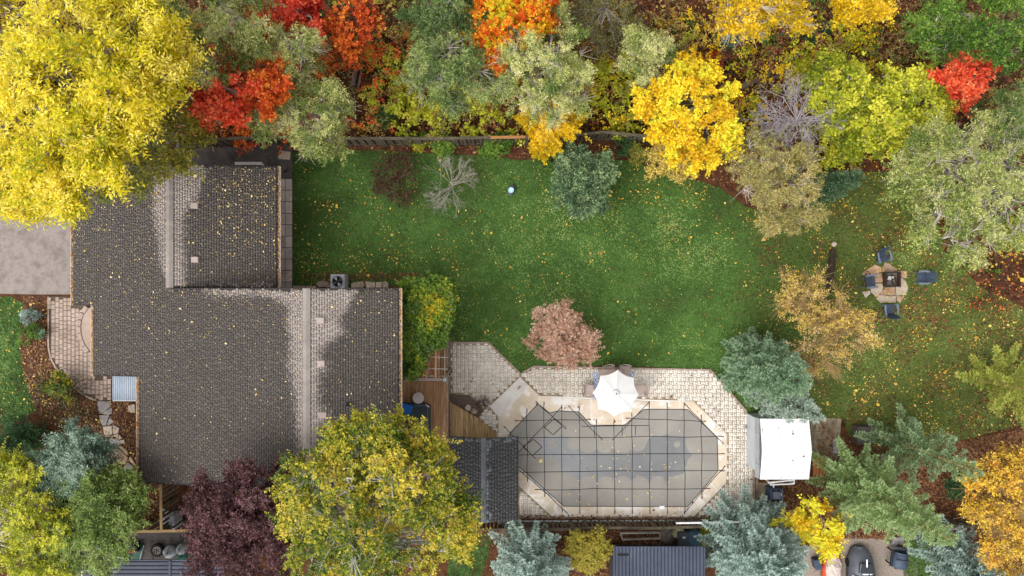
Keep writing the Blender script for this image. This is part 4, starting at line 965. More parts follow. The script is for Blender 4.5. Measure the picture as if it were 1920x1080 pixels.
# ------------------------------------------------------------------ neighbouring outbuildings along the bottom edge
def ribroof(name, label, x0, x1, y0, y1, z, horizontal, nrib, ins=.8, walls=True):
    b = empty(name, P((x0+x1)/2,(y0+y1)/2), label, 'shed')
    (ax, ay), (bx, by) = XY(x0,y0,z), XY(x1,y1,z)
    rf = MB().box(ax,bx,by,ay,z-.06,z).obj('roof', MT['slate'], b)
    for i in range(nrib):
        t = (i+.5)/nrib
        if horizontal: yy = ay+(by-ay)*t; MB().box(ax+.02,bx-.02,yy-.03,yy+.03,z-.005,z+.035,.015).obj('rib', MT['slated'], rf)
        else: xx = ax+(bx-ax)*t; MB().box(xx-.022,xx+.022,by+.02,ay-.02,z-.005,z+.032,.012).obj('rib', MT['slated'], rf)
    if walls: MB().box(ax+.15,bx-.15,by+.15,ay-ins,0,z-.065).obj('wall', MT['bingrey'], b)
    else:
        for xx in (ax+.1, (ax+bx)/2, bx-.1): MB().box(xx-.05,xx+.05,by+.2,by+.3,0,z-.065).obj('post', MT['fence'], b)
    return b, rf
_, rf1 = ribroof('outbuilding', 'slate ribbed metal roof of a shed below the low fence', 1150,1322,1025,1140,2.4,False,26)
a, b = P(1158,1039,2.4), P(1178,1041,2.4); MB().box(a[0],b[0],b[1]-.02,a[1]+.02,2.39,2.445).obj('roof_slot', MT['dark'], rf1)
_, rf2 = ribroof('carport', 'slate ribbed metal carport roof in the bottom left corner', 155,420,1050,1140,2.5,True,12,walls=False)
for xx in (168, 317): a, b = P(xx,1051,2.5), P(xx+4,1139,2.5); MB().box(a[0],b[0],b[1],a[1],2.49,2.55,.015).obj('seam_cap', MT['slate'], rf2)
a, b = P(152.5,1050,2.5), P(154.5,1140,2.5); MB().box(a[0],b[0],b[1],a[1],2.36,2.5).obj('gutter', MT['gutter'], rf2)
sheet('storage_yard', [(200,996),(420,996),(420,1110),(100,1110),(100,1040)], .018, MT['asph'], 'dark paved yard behind the carport at bottom left', cat='paving')
# stored things
def put(name, px, py, label, cat, ang=0, group=None): return empty(name, P(px,py,.02), label, cat, group, math.radians(ang), True)
t = put('pallet', 231, 1035, 'pale slatted wooden pallet beside the green board at bottom left', 'pallet', -12)
for i in range(6): MB().box(-.42,.42,-.5+i*.19,-.38+i*.19,.10,.13,.005).obj('slat', MT['greyp'], t)
for x in (-.36,0,.36): MB().box(x-.04,x+.04,-.5,.57,0,.099).obj('bearer', MT['fence'], t)
t = put('green_board', 250, 1036, 'dark green board with pale edges leaning under the mower', 'board', -16)
MB().box(-.42,.42,-.55,.55,.0,.06,.01).obj('panel', MT['green'], t); MB().box(.425,.47,-.55,.55,.0,.08,.01).obj('edge', MT['greyp'], t); MB().box(-.42,.42,-.6,-.555,0,.08,.01).obj('edge', MT['greyp'], t)
t = put('lawn_mower', 253, 1021, 'black lawn mower with red deck stored on the green board', 'mower'); t.location.z = .085
MB().prism([(-.22,-.28),(.22,-.28),(.26,-.1),(.26,.22),(-.26,.22),(-.26,-.1)], .08, .24, .04).obj('mower_deck', MT['black'], t)
MB().box(-.23,.23,-.30,-.20,.1,.28,.02).obj('front_guard', MT['red'], t); MB().lathe([(.14,0),(.15,.08),(.08,.14)], (0,.02,.24), 14).obj('engine', MT['bingrey'], t)
for sx in (-.3,.3):
    for sy in (-.2,.2): MB().lathe([(.1,-.03),(.1,.03)], (0,0,0), 12).obj('wheel', MT['tyre'], t)
for o in [c for c in t.children if c.name.startswith('wheel')]: pass
ws = [c for c in t.children if c.name.startswith('wheel')]
for o, (sx, sy) in zip(ws, ((-.28,-.2),(-.28,.2),(.28,-.2),(.28,.2))): o.location = (sx,sy,.1); o.rotation_euler = (0,math.pi/2,0)
MB().tube([(-.2,.2,.2),(-.2,.6,.65),(.2,.6,.65),(.2,.2,.2)], .014, 6).obj('handle', MT['black'], t)
t = put('spare_wheel', 297, 1030, 'spare car wheel with pale spoked rim lying flat at bottom left', 'wheel')
MB().lathe([(.2,.0),(.3,.0),(.345,.04),(.345,.16),(.3,.2),(.21,.2),(.2,.16)], (0,0,0), 24).obj('tyre', MT['tyre'], t)
MB().lathe([(.205,.12),(.205,.185),(.17,.185),(.165,.13)], (0,0,0), 24).obj('rim', MT['alloy'], t)
for k in range(6): a = k*math.pi/3; MB().prism([(math.cos(a-.5)*.05,math.sin(a-.5)*.05),(math.cos(a-.12)*.17,math.sin(a-.12)*.17),(math.cos(a+.12)*.17,math.sin(a+.12)*.17),(math.cos(a+.5)*.05,math.sin(a+.5)*.05)], .13, .17, .01).obj('spoke', MT['alloy'], t)
MB().lathe([(.06,.13),(.06,.18),(.03,.185)], (0,0,0), 12).obj('hub', MT['bingrey'], t)
def sack(px, py, r, hgt, mat, label, knot=True):
    mb = MB(); n = 18; prof = [(.6,0),(.95,.12),(1.0,.4),(.85,.7),(.45,.88),(.18,.95)]; v = []
    t = put('rubbish_bag', px, py, label, 'bag')
    mb.lathe([(r*a, hgt*b) for a,b in prof], (0,0,0), n); mb.v = [(x*(1+random.uniform(-.08,.08)),y*(1+random.uniform(-.08,.08)),z*(1+random.uniform(-.05,.05)) if z > .02 else z) for x,y,z in mb.v]
    mb.obj('sack', MT[mat], t, smooth=True)
    if knot: mb = MB().lathe([(r*.17,0),(r*.12,.05),(r*.3,.14),(r*.25,.16)], (0,.0,hgt*.94), 9); mb.obj('knot', MT[mat], t)
sack(322,1032,.32,.5,'bag','pale translucent rubbish bag nearest the spare wheel'); sack(344,1027,.28,.5,'bag','pale translucent rubbish bag half under the purple tree'); sack(344,1040,.24,.35,'greenbag','green rubbish bag in front of the pale bags')
t = put('white_cabinet', 331, 972, 'upright white appliance box beside the purple tree at lower left', 'appliance', 2)
MB().box(-.3,.3,-.4,.4,0,.9,.02).obj('body', MT['greyp'], t); MB().box(-.15,.05,.28,.36,.901,.93).obj('handle', MT['bingrey'], t)
t = put('plank', 312, 960, 'short grey plank leaning beside the white appliance', 'plank', 60); MB().box(-.1,.1,-.3,.3,0,.05,.008).obj('board', MT['greyp'], t)
# bins and clutter by the slate roof
def bin_(px, py, mat, label):
    t = empty('wheelie_bin', P(px,py), label, 'bin', local=True)
    v = [(-.22,-.26,0),(.22,-.26,0),(.22,.26,0),(-.22,.26,0),(-.28,-.34,.9),(.28,-.34,.9),(.28,.34,.9),(-.28,.34,.9)]
    MB().add(v, [(3,2,1,0),(4,5,6,7)]+[(i,(i+1) % 4,4+(i+1) % 4,4+i) for i in range(4)]).obj('body', MT[mat], t)
    MB().box(-.3,.3,-.36,.36,.903,.96,.03).obj('lid', MT[mat], t); MB().tube([(-.25,.4,.92),(.25,.4,.92)], .02, 6).obj('handle', MT[mat], t)
    MB().box(-.08,.08,.08,.18,.958,.966).obj('badge', MT['greyp'], t)
    for sx in (-.27,.27): w = MB().lathe([(.1,-.03),(.1,.03)], (0,0,0), 12).obj('wheel', MT['tyre'], t); w.location = (sx,.3,.1); w.rotation_euler = (0,math.pi/2,0)
bin_(1274,1000,'bingrey','dark grey wheelie bin just above the slate shed roof'); bin_(1294,998,'teal','blue-teal wheelie bin right of the dark grey bin')
tag(MB().box(-.28,.28,-.16,.16,0,.55,.01).rot(math.radians(60)).shift(P(1268,993)).obj('tan_box', MT['tan']), 'tilted tan cardboard box above the wheelie bins', 'box')
rb = empty('raised_bed', P(1200,1003), 'rough raised bed frame with pale edging cloth above the slate roof', 'garden bed')
for a, b, w in (((1162,998),(1236,997),.08),((1166,1010),(1236,1008),.07),((1162,998),(1168,1012),.07),((1236,996),(1237,1009),.07)):
    p, q = np.array(P(*a)), np.array(P(*b)); d = q-p; L = np.hypot(*d[:2]); MB().box(0,L,-w/2,w/2,0,.2,.02).rot(math.atan2(d[1],d[0])).shift(p).obj('edge_board', MT['barkp'] if w > .07 else MT['stone'], rb)
mb = MB().lathe([(.42,0),(.4,.15),(.2,.28),(.05,.3)], (*XY(1250,1004),0), 10); mb.v = [(x+random.uniform(-.06,.06),y+random.uniform(-.06,.06),z) for x,y,z in mb.v]
tag(mb.obj('compost_heap', MT['bark']), 'grey-brown compost heap between raised bed and tan box', 'heap')
# bottom right: parked things
t = empty('orange_machine', P(1555,1055,.012), 'orange-red machine draped in clear crumpled plastic on the gravel', 'machine', local=True)
prof = [(-1.1,.42),(-.6,.5),(0,.52),(.5,.45),(.85,.3)]
v, f = [], []
for y, w in prof:
    for a in np.linspace(0, math.pi, 9): v.append((math.cos(a)*w, y, .12+math.sin(a)*.55*w/.5))
    
for i in range(len(prof)-1):
    for k in range(8): f.append((i*9+k, i*9+k+1, (i+1)*9+k+1, (i+1)*9+k))
f += [tuple(range(9)), tuple(range(len(v)-9, len(v)))[::-1]]
f += [(i*9, (i+1)*9, (i+1)*9+8, i*9+8) for i in range(len(prof)-1)]
MB().add(v, f).obj('hull', MT['orangeb'], t, smooth=True)
v, f = [], []
for i, y in enumerate(np.linspace(-1.05,.95,14)):
    for k, a in enumerate(np.linspace(.28*math.pi,.78*math.pi,9)):
        w = np.interp(y,[-1.1,0,.85],[.42,.52,.3])+.03+random.uniform(-.02,.03); v.append((math.cos(a)*w,y,.14+math.sin(a)*.57*w/.5))
f = [(i*9+k,(i+1)*9+k,(i+1)*9+k+1,i*9+k+1) for i in range(13) for k in range(8)]
MB().add(v, f).obj('plastic_sheet', MT['film'], t)
for sx in (-.38,.38): MB().box(sx-.06,sx+.06,-.9,.6,0,.2,.02).obj('runner', MT['black'], t)
t = empty('small_bin', P(1527,1052,.012), 'small dark grey bin left of the orange machine', 'bin', rz=.2, local=True)
MB().box(-.16,.16,-.24,.24,0,.45,.03).obj('body', MT['bingrey'], t); MB().box(-.175,.175,-.255,.255,.452,.49,.015).obj('lid', MT['slatebl'], t)
t = empty('covered_vehicle', P(1607,1062,.012), 'dark grey tapered vehicle with pale tarp over its rear on the gravel', 'vehicle', local=True)
sec = [(1.15,.18,.35),(1.0,.42,.55),(.6,.58,.75),(.1,.62,.95),(-.5,.64,1.0),(-1.6,.64,.95)]
v, f = [], []
for y, w, zt in sec:
    for q in ((-w,.1),(-w*1.02,zt*.55),(-w*.8,zt*.9),(0,zt),(w*.8,zt*.9),(w*1.02,zt*.55),(w,.1)): v.append((q[0],y,q[1]))
for i in range(len(sec)-1):
    for k in range(6): f.append((i*7+k, i*7+k+1, (i+1)*7+k+1, (i+1)*7+k)[::-1])
f += [tuple(range(7))[::-1], tuple(range(len(v)-7,len(v)))] + [(i*7,(i+1)*7,(i+1)*7+6,i*7+6)[::-1] for i in range(len(sec)-1)]
MB().add(v, f).obj('body', MT['greyb'], t, smooth=True)
MB().prism([(-.38,.05),(.38,.05),(.30,.52),(-.30,.52)], .86, .99, .03).obj('windscreen', MT['glass'], t)
MB().box(-.03,.03,.35,.75,.98,1.0).obj('wiper', MT['white'], t); MB().box(-.22,.08,-.02,.03,1.0,1.02).obj('wiper', MT['white'], t); MB().box(.13,.26,-.02,.03,1.0,1.02).obj('wiper', MT['white'], t)
v, f = [], []
for i, y in enumerate(np.linspace(-.12,-1.65,12)):
    for k, x in enumerate(np.linspace(-.69,.69,11)):
        z = 1.06+.03*math.sin(x*7+y*3)-.25*(abs(x)/.7)**4+random.uniform(-.02,.02); v.append((x*(1+.03*math.sin(y*6)),y+.06*math.sin(x*6),z))
f = [(i*11+k,(i+1)*11+k,(i+1)*11+k+1,i*11+k+1) for i in range(11) for k in range(10)]
MB().add(v, f).obj('tarp', MT['tarp'], t, smooth=True)
for sx in (-.55,.55):
    for sy in (.3,-1.2): w = MB().lathe([(.22,-.08),(.22,.08)], (0,0,0), 14).obj('wheel', MT['tyre'], t); w.location = (sx,sy,.22); w.rotation_euler = (0,math.pi/2,0)
t = empty('barbecue', P(1674,1040,.012), 'black covered barbecue grill on the gravel at bottom right', 'barbecue', rz=math.radians(-8), local=True)
mb = MB(); v, f = [], []
for y, sc in ((-.42,.8),(-.36,1),(.3,1),(.38,.8)):
    for a in np.linspace(0, math.pi, 9): v.append((math.cos(a)*.38*sc, y, .62+math.sin(a)*.34*sc))
f = [(i*9+k,i*9+k+1,(i+1)*9+k+1,(i+1)*9+k) for i in range(3) for k in range(8)]+[tuple(range(9)), tuple(range(27,36))[::-1]]+[(i*9,(i+1)*9,(i+1)*9+8,i*9+8) for i in range(3)]
MB().add(v, f).obj('lid', MT['slatebl'], t, smooth=True)
MB().box(-.40,.40,-.42,.42,.48,.615,.02).obj('firebox', MT['black'], t); MB().tube([(-.25,-.46,.7),(.25,-.46,.7)], .02, 6).obj('handle', MT['black'], t)
MB().box(-.32,.36,.44,.62,.55,.6,.02).obj('side_shelf', MT['bingrey'], t); MB().box(-.38,.38,.05,.09,.93,.975).obj('strap', MT['black'], t)
for sx in (-.33,.33):
    for sy in (-.34,.34): MB().box(sx-.03,sx+.03,sy-.03,sy+.03,0,.479).obj('leg', MT['black'], t)
for i, (x, lab) in enumerate(((1676,'left of two grey concrete blocks behind the barbecue'),(1686,'right of two grey concrete blocks behind the barbecue'))):
    t = tag(MB().box(-.13,.13,-.2,.2,0,.2,.01).rot(-.25).shift(P(x,1012)).obj('concrete_block', MT['stoneg']), lab, 'block')
tag(MB().box(-.3,.3,-.09,.09,0,.14,.01).rot(-.25).shift(P(1704,1003)).obj('red_beam', MT['newwood']), 'short reddish timber beam beside the concrete blocks', 'beam')
t = empty('watering_can', P(1402,800), 'small pale blue watering can at the foot of the spruce by the patio', 'watering can', local=True)
MB().lathe([(.14,0),(.16,.06),(.15,.24),(.11,.27)], (0,0,0), 12).obj('body', MT['awn'], t); MB().tube([(.14,0,.08),(.3,.02,.3)], [.03,.02], 6).obj('spout', MT['awn'], t); MB().tube([(-.13,0,.1),(-.22,0,.2),(-.1,0,.3)], .014, 6).obj('handle', MT['awn'], t)
# ------------------------------------------------------------------ vegetation
PAL = {
 'ash':   HX('8c981c','bcba1e','e2d422','f3de30','f8ea70'),
 'olive': HX('5d6a2c','7f8636','a29a3c','bfae48'),
 'greyg': HX('526a2a','768a40','9ca654','bebe72','d6d492'),
 'greyg2':HX('41582a','5c7638','7e9250','a4ac68'),
 'beigeol':HX('6e7440','949052','b4a462','ccb878'),
 'red':   HX('b03020','d8402a','ea5a36','f28858'),
 'orange':HX('c04a20','e06428','ee8430','f5a83c'),
 'fire':  HX('d85a1c','ec7e1e','f3b024','f5cf2a','c9c428'),
 'yellow':HX('bca016','e6c01a','f8d426','ffe664'),
 'gold':  HX('b0986a','ccb06a','e4c858','f0d46c','d8bc8c'),
 'ymaple':HX('cc9c16','e2bc1a','f4d222','fce23c','dcd636'),
 'gold2': HX('a8863a','d0a83a','ecc83c','f4d65a','d89a3c'),
 'paleY': HX('a8963e','c8b252','ddc66a','c2a052'),
 'ygreen':HX('6f7c1c','96a024','b8bc2e','d2cc44'),
 'birch': HX('445a1a','708222','98982a','bcb02e','d6be48'),
 'purple':HX('3a2224','523032','6a4446','826062'),
 'pink':  HX('8a6450','b0846c','c8a086','d8b8a2'),
 'dkgreen':HX('1e3a1e','2c4f28','3e6434','557848'),
 'green': HX('31501c','4a6e24','66882e','87a240'),
 'green2':HX('405622','5e7830','82984a','a6b468'),
 'sage':  HX('40584a','5e7a64','88a28c','b2c4b0'),
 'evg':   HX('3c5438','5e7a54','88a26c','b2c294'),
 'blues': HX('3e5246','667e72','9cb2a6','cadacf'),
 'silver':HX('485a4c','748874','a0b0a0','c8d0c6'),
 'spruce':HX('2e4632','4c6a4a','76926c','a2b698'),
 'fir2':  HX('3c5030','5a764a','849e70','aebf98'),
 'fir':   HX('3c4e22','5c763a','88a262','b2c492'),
 'pine':  HX('5a6a24','7e8c30','a2aa46','c2c46a'),
 'dull':  HX('3e3c22','56542c','6e6c38','847a44'),
 'brown': HX('3c2620','52342a','6a463a'),
 'vine':  HX('3f5c20','5c7a28','7c922e','b4a628','d8b428'),
 'litter':HX('2e1a14','4a261a','5e2c1c','7a4426','a0764a','3e2a22'),
 'rustlit':HX('40271c','5c3722','744c2e','906a42','643c26'),
 'yleaf': HX('8a6a2a','b8922e','d4b440','e2cc72','a8682c'),
 'pleaf': HX('8a7038','bca054','d8c48a','b08a40','e0d0a4'),
 'gutter':HX('8a5426','b07034','cc9a52','e0c89a','9c5c2a'),
 'grass': HX('48451f','3a5222','4a692e','62843e','8c9e58'),
 'scrubr':HX('5e3022','844632','9e624c','a0583a'),
 'dull2': HX('55562c','74723a','92894a','a8985c'),
 'straw': HX('6a4428','8a5c34','a07848'),
}
LM = {k: leafmat('leaf_'+k, v, trans=(0 if k in ('litter','rustlit','pleaf','yleaf','grass') else .45 if k in ('ash','yellow','gold','fire') else .3)) for k, v in PAL.items()}
def sph(n, zmin=-.25):
    z = rng.uniform(zmin, 1, n); a = rng.uniform(0, 2*math.pi, n); r = np.sqrt(1-z*z); return np.stack([r*np.cos(a), r*np.sin(a), z], 1)
def starburst(C, O, tw, tl, nl, ll, lw, droop, tb, tv, out=.6, flat=.55, pin=.9, tiptint=0.):
    """clumps C (N,3) with outward O; returns leaf geometry, tint and twig segments"""
    N = len(C); D = nrm(O[:, None]*out + rng.normal(0, .6, (N, tw, 3))*np.array([1, 1, .6]) + UP*.12)
    L = tl*rng.uniform(.55, 1.25, (N, tw))
    B = C[:, None] + rng.normal(0, tl*.25, (N, tw, 3))
    t = (np.arange(nl)+.6)/nl
    pos = B[:, :, None] + D[:, :, None]*(L[:, :, None]*t)[..., None]; pos[..., 2] -= droop*(t**2)*L[:, :, None]
    side = nrm(np.cross(D, UP)+1e-6)
    sg = np.where(np.arange(nl) % 2, 1, -1)[None, None, :, None]
    d = D[:, :, None]*.55 + side[:, :, None]*sg*pin + rng.normal(0, .3, pos.shape); d[..., 2] -= droop*.6
    pos = pos + d*ll*.4
    n = UP + rng.normal(0, flat, pos.shape)
    pos, d, n = (a.reshape(-1, 3) for a in (pos, d, n)); m = len(pos)
    sz = rng.uniform(.7, 1.3, m)
    T = (np.repeat(tb, tw*nl) + rng.normal(0, tv, m) + tiptint*np.tile(t-.5, N*tw)).clip(0, 1)
    tip = (B+D*L[..., None]); tip[..., 2] -= droop*L
    return leafgeo(pos, d, n, ll*sz, lw*sz), T, (np.repeat(C, tw, 0), tip.reshape(-1, 3))
def tree(name, label, catg, lobes, h, pal, leaf=(.17,.08), twig=.5, tw=8, nl=8, dens=1.0, droop=.15, tb=.5, tsp=.34, tv=.27, bark='bark', group=None, twigs=True, clr=.5, base=None, trunk_r=None, zmin=-.2, fl=.75, out=.6, bare=0, tiptint=0., gap=.2, flat=.6):
    lobes = [(*q, None)[:4] if len(q) == 3 else q for q in lobes]
    full = []
    for (a, b, r, z) in lobes:
        if r < 17: full.append((a, b, r, z)); continue
        full.append((a, b, r*.75, z)); w0 = rng.uniform(0, 6.28); k = 4 if r < 40 else 6
        for i in range(k):
            w = w0+i*6.283/k+rng.normal(0, .3); q = r*rng.uniform(.52, .86); s2 = r*rng.uniform(.26, .46)
            full.append((a+math.cos(w)*q, b+math.sin(w)*q, s2, z))
    lobes = full
    rm = max(q[2] for q in lobes); ar = sum(q[2]**2 for q in lobes)
    cx = sum(q[0]*q[2]**2 for q in lobes)/ar; cy = sum(q[1]*q[2]**2 for q in lobes)/ar
    ext_ = max(1, max(math.hypot(q[0]-cx, q[1]-cy) for q in lobes))
    zc0 = h*.72
    bx, by = XY(*(base or (cx, cy)), 0 if base else h*.45)
    bx, by = bx*(1-.0), by*(1-.0)
    lean = np.array(XY(cx, cy, zc0))-np.array(XY(cx, cy, h*.25)); bx, by = bx-lean[0]*.8, by-lean[1]*.8
    root = empty(name, (bx, by, 0), label, catg, group)
    Cs, Os, seg, Ts = [], [], [], []
    th = h*.42; top = np.array([bx, by, th]); lsum = 0
    segs0, segs1, r0s, r1s = [(bx, by, -.05)], [tuple(top)], [trunk_r or h*.017], [(trunk_r or h*.017)*.7]
    for (lx, ly, lr, lz) in lobes:
        rr = lr/S*(1-zc0/H); zt = lz if lz else h*(1-.22*(math.hypot(lx-cx, ly-cy)/ext_)**2)
        zt *= rng.uniform(.86, 1.02); zl = max(.35*rr, zt-rr*fl); c = np.array(P(lx, ly, zl)); rr = lr/S*(1-zl/H)
        n = max(6, int(dens*7.6*rr*rr/(clr*clr)*.5)); u = sph(n, zmin); ph = rng.uniform(0, 6.28, 3)
        az_ = np.arctan2(u[:,1], u[:,0]); wa = 1. if catg == 'tree' else .45; wob = 1+wa*(.13*np.sin(3*az_+ph[0])+.12*np.sin(5*az_+ph[1])+.10*np.sin(9*az_+ph[2]))+.06*np.sin(4*u[:,2]*2+ph[2])
        rad = rr*wob*(1-rng.beta(1, 4.5, n)*.6); cc = c+u*rad[:, None]*np.array([1, 1, fl]); cc[:, 2] = np.maximum(cc[:, 2], .12)
        gs = np.sin(cc[:,0]*1.9+ph[0])*np.sin(cc[:,1]*2.1+ph[1])+.6*np.sin(cc[:,0]*4.3+cc[:,1]*3.1+ph[2]); keep = gs > np.quantile(gs, gap)
        cc, u = cc[keep], u[keep]; Cs.append(cc); Os.append(u)
        Ts.append(np.full(len(cc), tb)+rng.normal(0, tsp*.5)+.5*tsp*np.sin(cc[:,0]*1.3+cc[:,1]*1.7+ph[1])+rng.normal(0, tsp*.45, len(cc)))
        if lr > 11 and catg == 'tree':                      # ragged arms reaching past the crown
            for _ in range(3):
                w = rng.uniform(0, 6.28); ox, oy = lx+math.cos(w)*lr*1.15, ly-math.sin(w)*lr*1.15
                if any(math.hypot(ox-q[0], oy-q[1]) < q[2]*1.02 for q in lobes): continue
                e1 = rr*rng.uniform(.2, .45)+.25; na = int(rng.integers(3, 6))
                st_ = c+np.array([math.cos(w)*rr*.85, math.sin(w)*rr*.85, rr*fl*rng.uniform(-.1, .35)]); w += rng.normal(0, .35)
                arm = st_+np.outer(np.linspace(0, 1, na), [math.cos(w)*e1, math.sin(w)*e1, -.12*e1])+rng.normal(0, .06, (na, 3)); arm[:, 2] = np.maximum(arm[:, 2], .15)
                ao = np.tile([math.cos(w)*.8, math.sin(w)*.8, .4], (na, 1)); cc = np.concatenate([cc, arm]); u = np.concatenate([u, ao])
                Cs[-1] = np.concatenate([Cs[-1], arm]); Os[-1] = np.concatenate([Os[-1], ao]); Ts[-1] = np.concatenate([Ts[-1], np.full(na, tb)+rng.normal(0, tsp*.6)])
        low = c-[0, 0, rr*fl*.55]; low[2] = max(low[2], .1)
        mid = (top+low)/2+np.array([0, 0, .1*h*.3])
        for a, b, ra, rb in ((top, mid, h*.010, h*.007), (mid, low, h*.007, h*.005)): segs0.append(tuple(a)); segs1.append(tuple(b)); r0s.append(ra); r1s.append(rb)
        k = max(3, len(cc)//5); idx = rng.integers(0, len(cc), k)
        hub = low+(cc[idx]-low)*.5+rng.normal(0, rr*.06, (k, 3))
        seg.append((np.repeat(low[None], k, 0), hub, np.full(k, .0042*h), np.full(k, .0028*h)))
        d2 = ((cc[:, None]-hub[None])**2).sum(-1).argmin(1)
        seg.append((hub[d2], cc, np.full(len(cc), .0024*h), np.full(len(cc), .0012*h)))
    C = np.concatenate(Cs); O = np.concatenate(Os); T = np.concatenate(Ts)
    if bare:
        km = rng.random(len(C)) > bare; C2, O2, T2 = C[km], O[km], T[km]
    else: C2, O2, T2 = C, O, T
    g, tt, (ta, tb_) = starburst(C2, O2, tw, twig, nl, leaf[0], leaf[1], droop, T2, tv, out=out, tiptint=tiptint, flat=flat)
    obj('crown', g[0], g[1], LM[pal], root, tint=tt)
    obj('trunk', *seggeo(segs0, segs1, r0s, r1s, 8), MT[bark], root, smooth=True)
    sg = [seggeo(a, b, np.maximum(c_, .012), np.maximum(d_, .006), 4) for a, b, c_, d_ in seg]
    if twigs: sel = rng.random(len(ta)) < .3; sg.append(seggeo(ta[sel], tb_[sel], .008, .004, 3))
    if bare and (~km).any():
        a = np.repeat(C[~km], 7, 0); a = a-np.repeat(O[~km], 7, 0)*twig*.3; b = a+nrm(np.repeat(O[~km], 7, 0)*.9+rng.normal(0, .5, a.shape))*twig*rng.uniform(.9, 2.1, (len(a), 1)); sg.append(seggeo(a, b, .017, .006, 3))
    obj('branches', *cat(sg), MT[bark], root)
    return root
def conifer(name, label, px, py, r, h, pal, nb=90, star=0., lift=.15, bark='barkd', needle=(.10,.03), tb=.5, anchor=.3, lo=.1, power=.85, sp=.13, wid=.42):
    bx, by = XY(px, py, h*anchor); R = r/S*(1-h*anchor/H)
    root = empty(name, (bx, by, 0), label, 'tree', None)
    pos, dirs, tint, s0, s1, sr = [], [], [], [], [], []
    for i in range(nb):
        f = (i+.5)/nb; z = h*(lo+(1-lo)*f**1.15*.97); a = i*2.39996+rng.normal(0, .25)
        L = R*(1-(z/h))**power*rng.uniform(.78, 1.12)+.18
        if star: L *= 1-star*.5*(1+math.sin(a*3.5+i))
        u = np.array([math.cos(a), math.sin(a), 0]); sd = np.array([-u[1], u[0], 0]); z_ = np.array([0, 0, 1.])
        upf = lift+.55*f
        cur = lambda t: np.array([bx, by, z])+u*(L*t)[:, None]+z_*((upf*t-.22*t*t)*L)[:, None]
        k = max(4, int(L/sp)); t = (np.arange(k)+.6)/k; c = cur(t); s0.append(cur(t*0)[:1]); s1.append(c[-1:]); sr.append(.006*h*(1-f)+.01)
        for sgn in (-1, 1, 0):
            ang = math.radians(52)
            l = (wid*L*(1-t)**.75*(.55+.45*np.sin(np.pi*np.clip(t*1.15, 0, 1)))+.10)*rng.uniform(.7, 1.2, k)
            if sgn == 0: l = np.full(k, .13); dv = np.repeat((u*.8+z_*.5)[None], k, 0)
            else: dv = nrm(u*math.cos(ang)+sd*sgn*math.sin(ang)+z_*(upf*.5)+rng.normal(0, .12, (k, 3)))
            m = max(2, int(l.max()/.062)); q = (np.arange(m)+.5)/m
            ps = c[:, None]+dv[:, None]*(l[:, None]*q)[..., None]
            sd2 = nrm(np.cross(dv, z_)+1e-6)
            for s2 in (-1, 1):
                dd = dv[:, None]*.75+sd2[:, None]*s2*.6+rng.normal(0, .25, ps.shape)
                pos.append((ps+dd*needle[0]*.35).reshape(-1, 3)); dirs.append(dd.reshape(-1, 3))
                tint.append((tb-.42+.8*(q[None]*.55+t[:, None]*.45)+rng.normal(0, .12, ps.shape[:2])).ravel())
    pos, dirs, tint = np.concatenate(pos), np.concatenate(dirs), np.concatenate(tint).clip(0, 1)
    n = UP+rng.normal(0, .5, pos.shape); s = rng.uniform(.75, 1.3, len(pos)); pos[:, 2] = np.maximum(pos[:, 2], .05)
    g = leafgeo(pos, dirs, n, needle[0]*s, needle[1]*s)
    obj('crown', *g, LM[pal], root, tint=tint)
    s0, s1 = np.concatenate(s0), np.concatenate(s1)
    obj('branches', *seggeo(s0, s1, np.array(sr), .006, 5), MT[bark], root)
    obj('trunk', *seggeo([(bx, by, -.05)], [(bx, by, h)], [h*.02], [.02], 8), MT[bark], root, smooth=True)
    return root
def bare(name, label, px, py, r, h, mat, n0=14, depth=4, thick=.03, leaves=None, up=.7, catg='shrub', nleaf=0, z0=0.):
    z = h*.4; bx, by = XY(px, py, z); R = r/S*(1-z/H)
    root = empty(name, (bx, by, 0), label, catg)
    p = np.repeat([[bx, by, .02+z0]], n0, 0)+rng.normal(0, .05, (n0, 3))*[1, 1, 0]; d = nrm(np.stack([rng.normal(0, 1, n0), rng.normal(0, 1, n0), np.abs(rng.normal(up, .3, n0))], 1))
    L = R*.62; th = thick; sg = [seggeo([(bx, by, -.03)], [(bx, by, z0+.05)], [.12], [.08], 8)] if z0 else []; tips = None
    for k in range(depth):
        q = p+d*L*rng.uniform(.6, 1.15, (len(p), 1)); q[:, 2] = np.clip(q[:, 2], .06, h*1.1); sg.append(seggeo(p, q, th, th*.65, 4))
        nb = 3 if k < depth-1 else 0; tips = q
        if nb: p = np.repeat(q, nb, 0); p0 = np.repeat(p[::nb]*0, 1, 0); d = nrm(np.repeat(d, nb, 0)+rng.normal(0, .5, (len(p), 3))*[1, 1, .8]); L *= .6; th *= .6
    obj('branches', *cat(sg), MT[mat], root)
    if leaves:
        m = nleaf; c = tips[rng.integers(0, len(tips), m)]+rng.normal(0, .12, (m, 3)); c[:, 2] = np.maximum(c[:, 2], .05)
        g = leafgeo(c, rng.normal(0, 1, (m, 3))*[1, 1, .4], UP+rng.normal(0, .5, (m, 3)), rng.uniform(.08, .16, m), rng.uniform(.05, .09, m))
        obj('crown', *g, LM[leaves], root, tint=rng.random(m))
    return root
FE = dict(leaf=(.115,.036), twig=.40, tw=10, nl=12, droop=.25, bark='barkp', flat=.6, gap=.26)     # fine feathery foliage
MA = dict(leaf=(.125,.095), twig=.38, tw=8, nl=9, droop=.1)                               # broad maple-like leaves
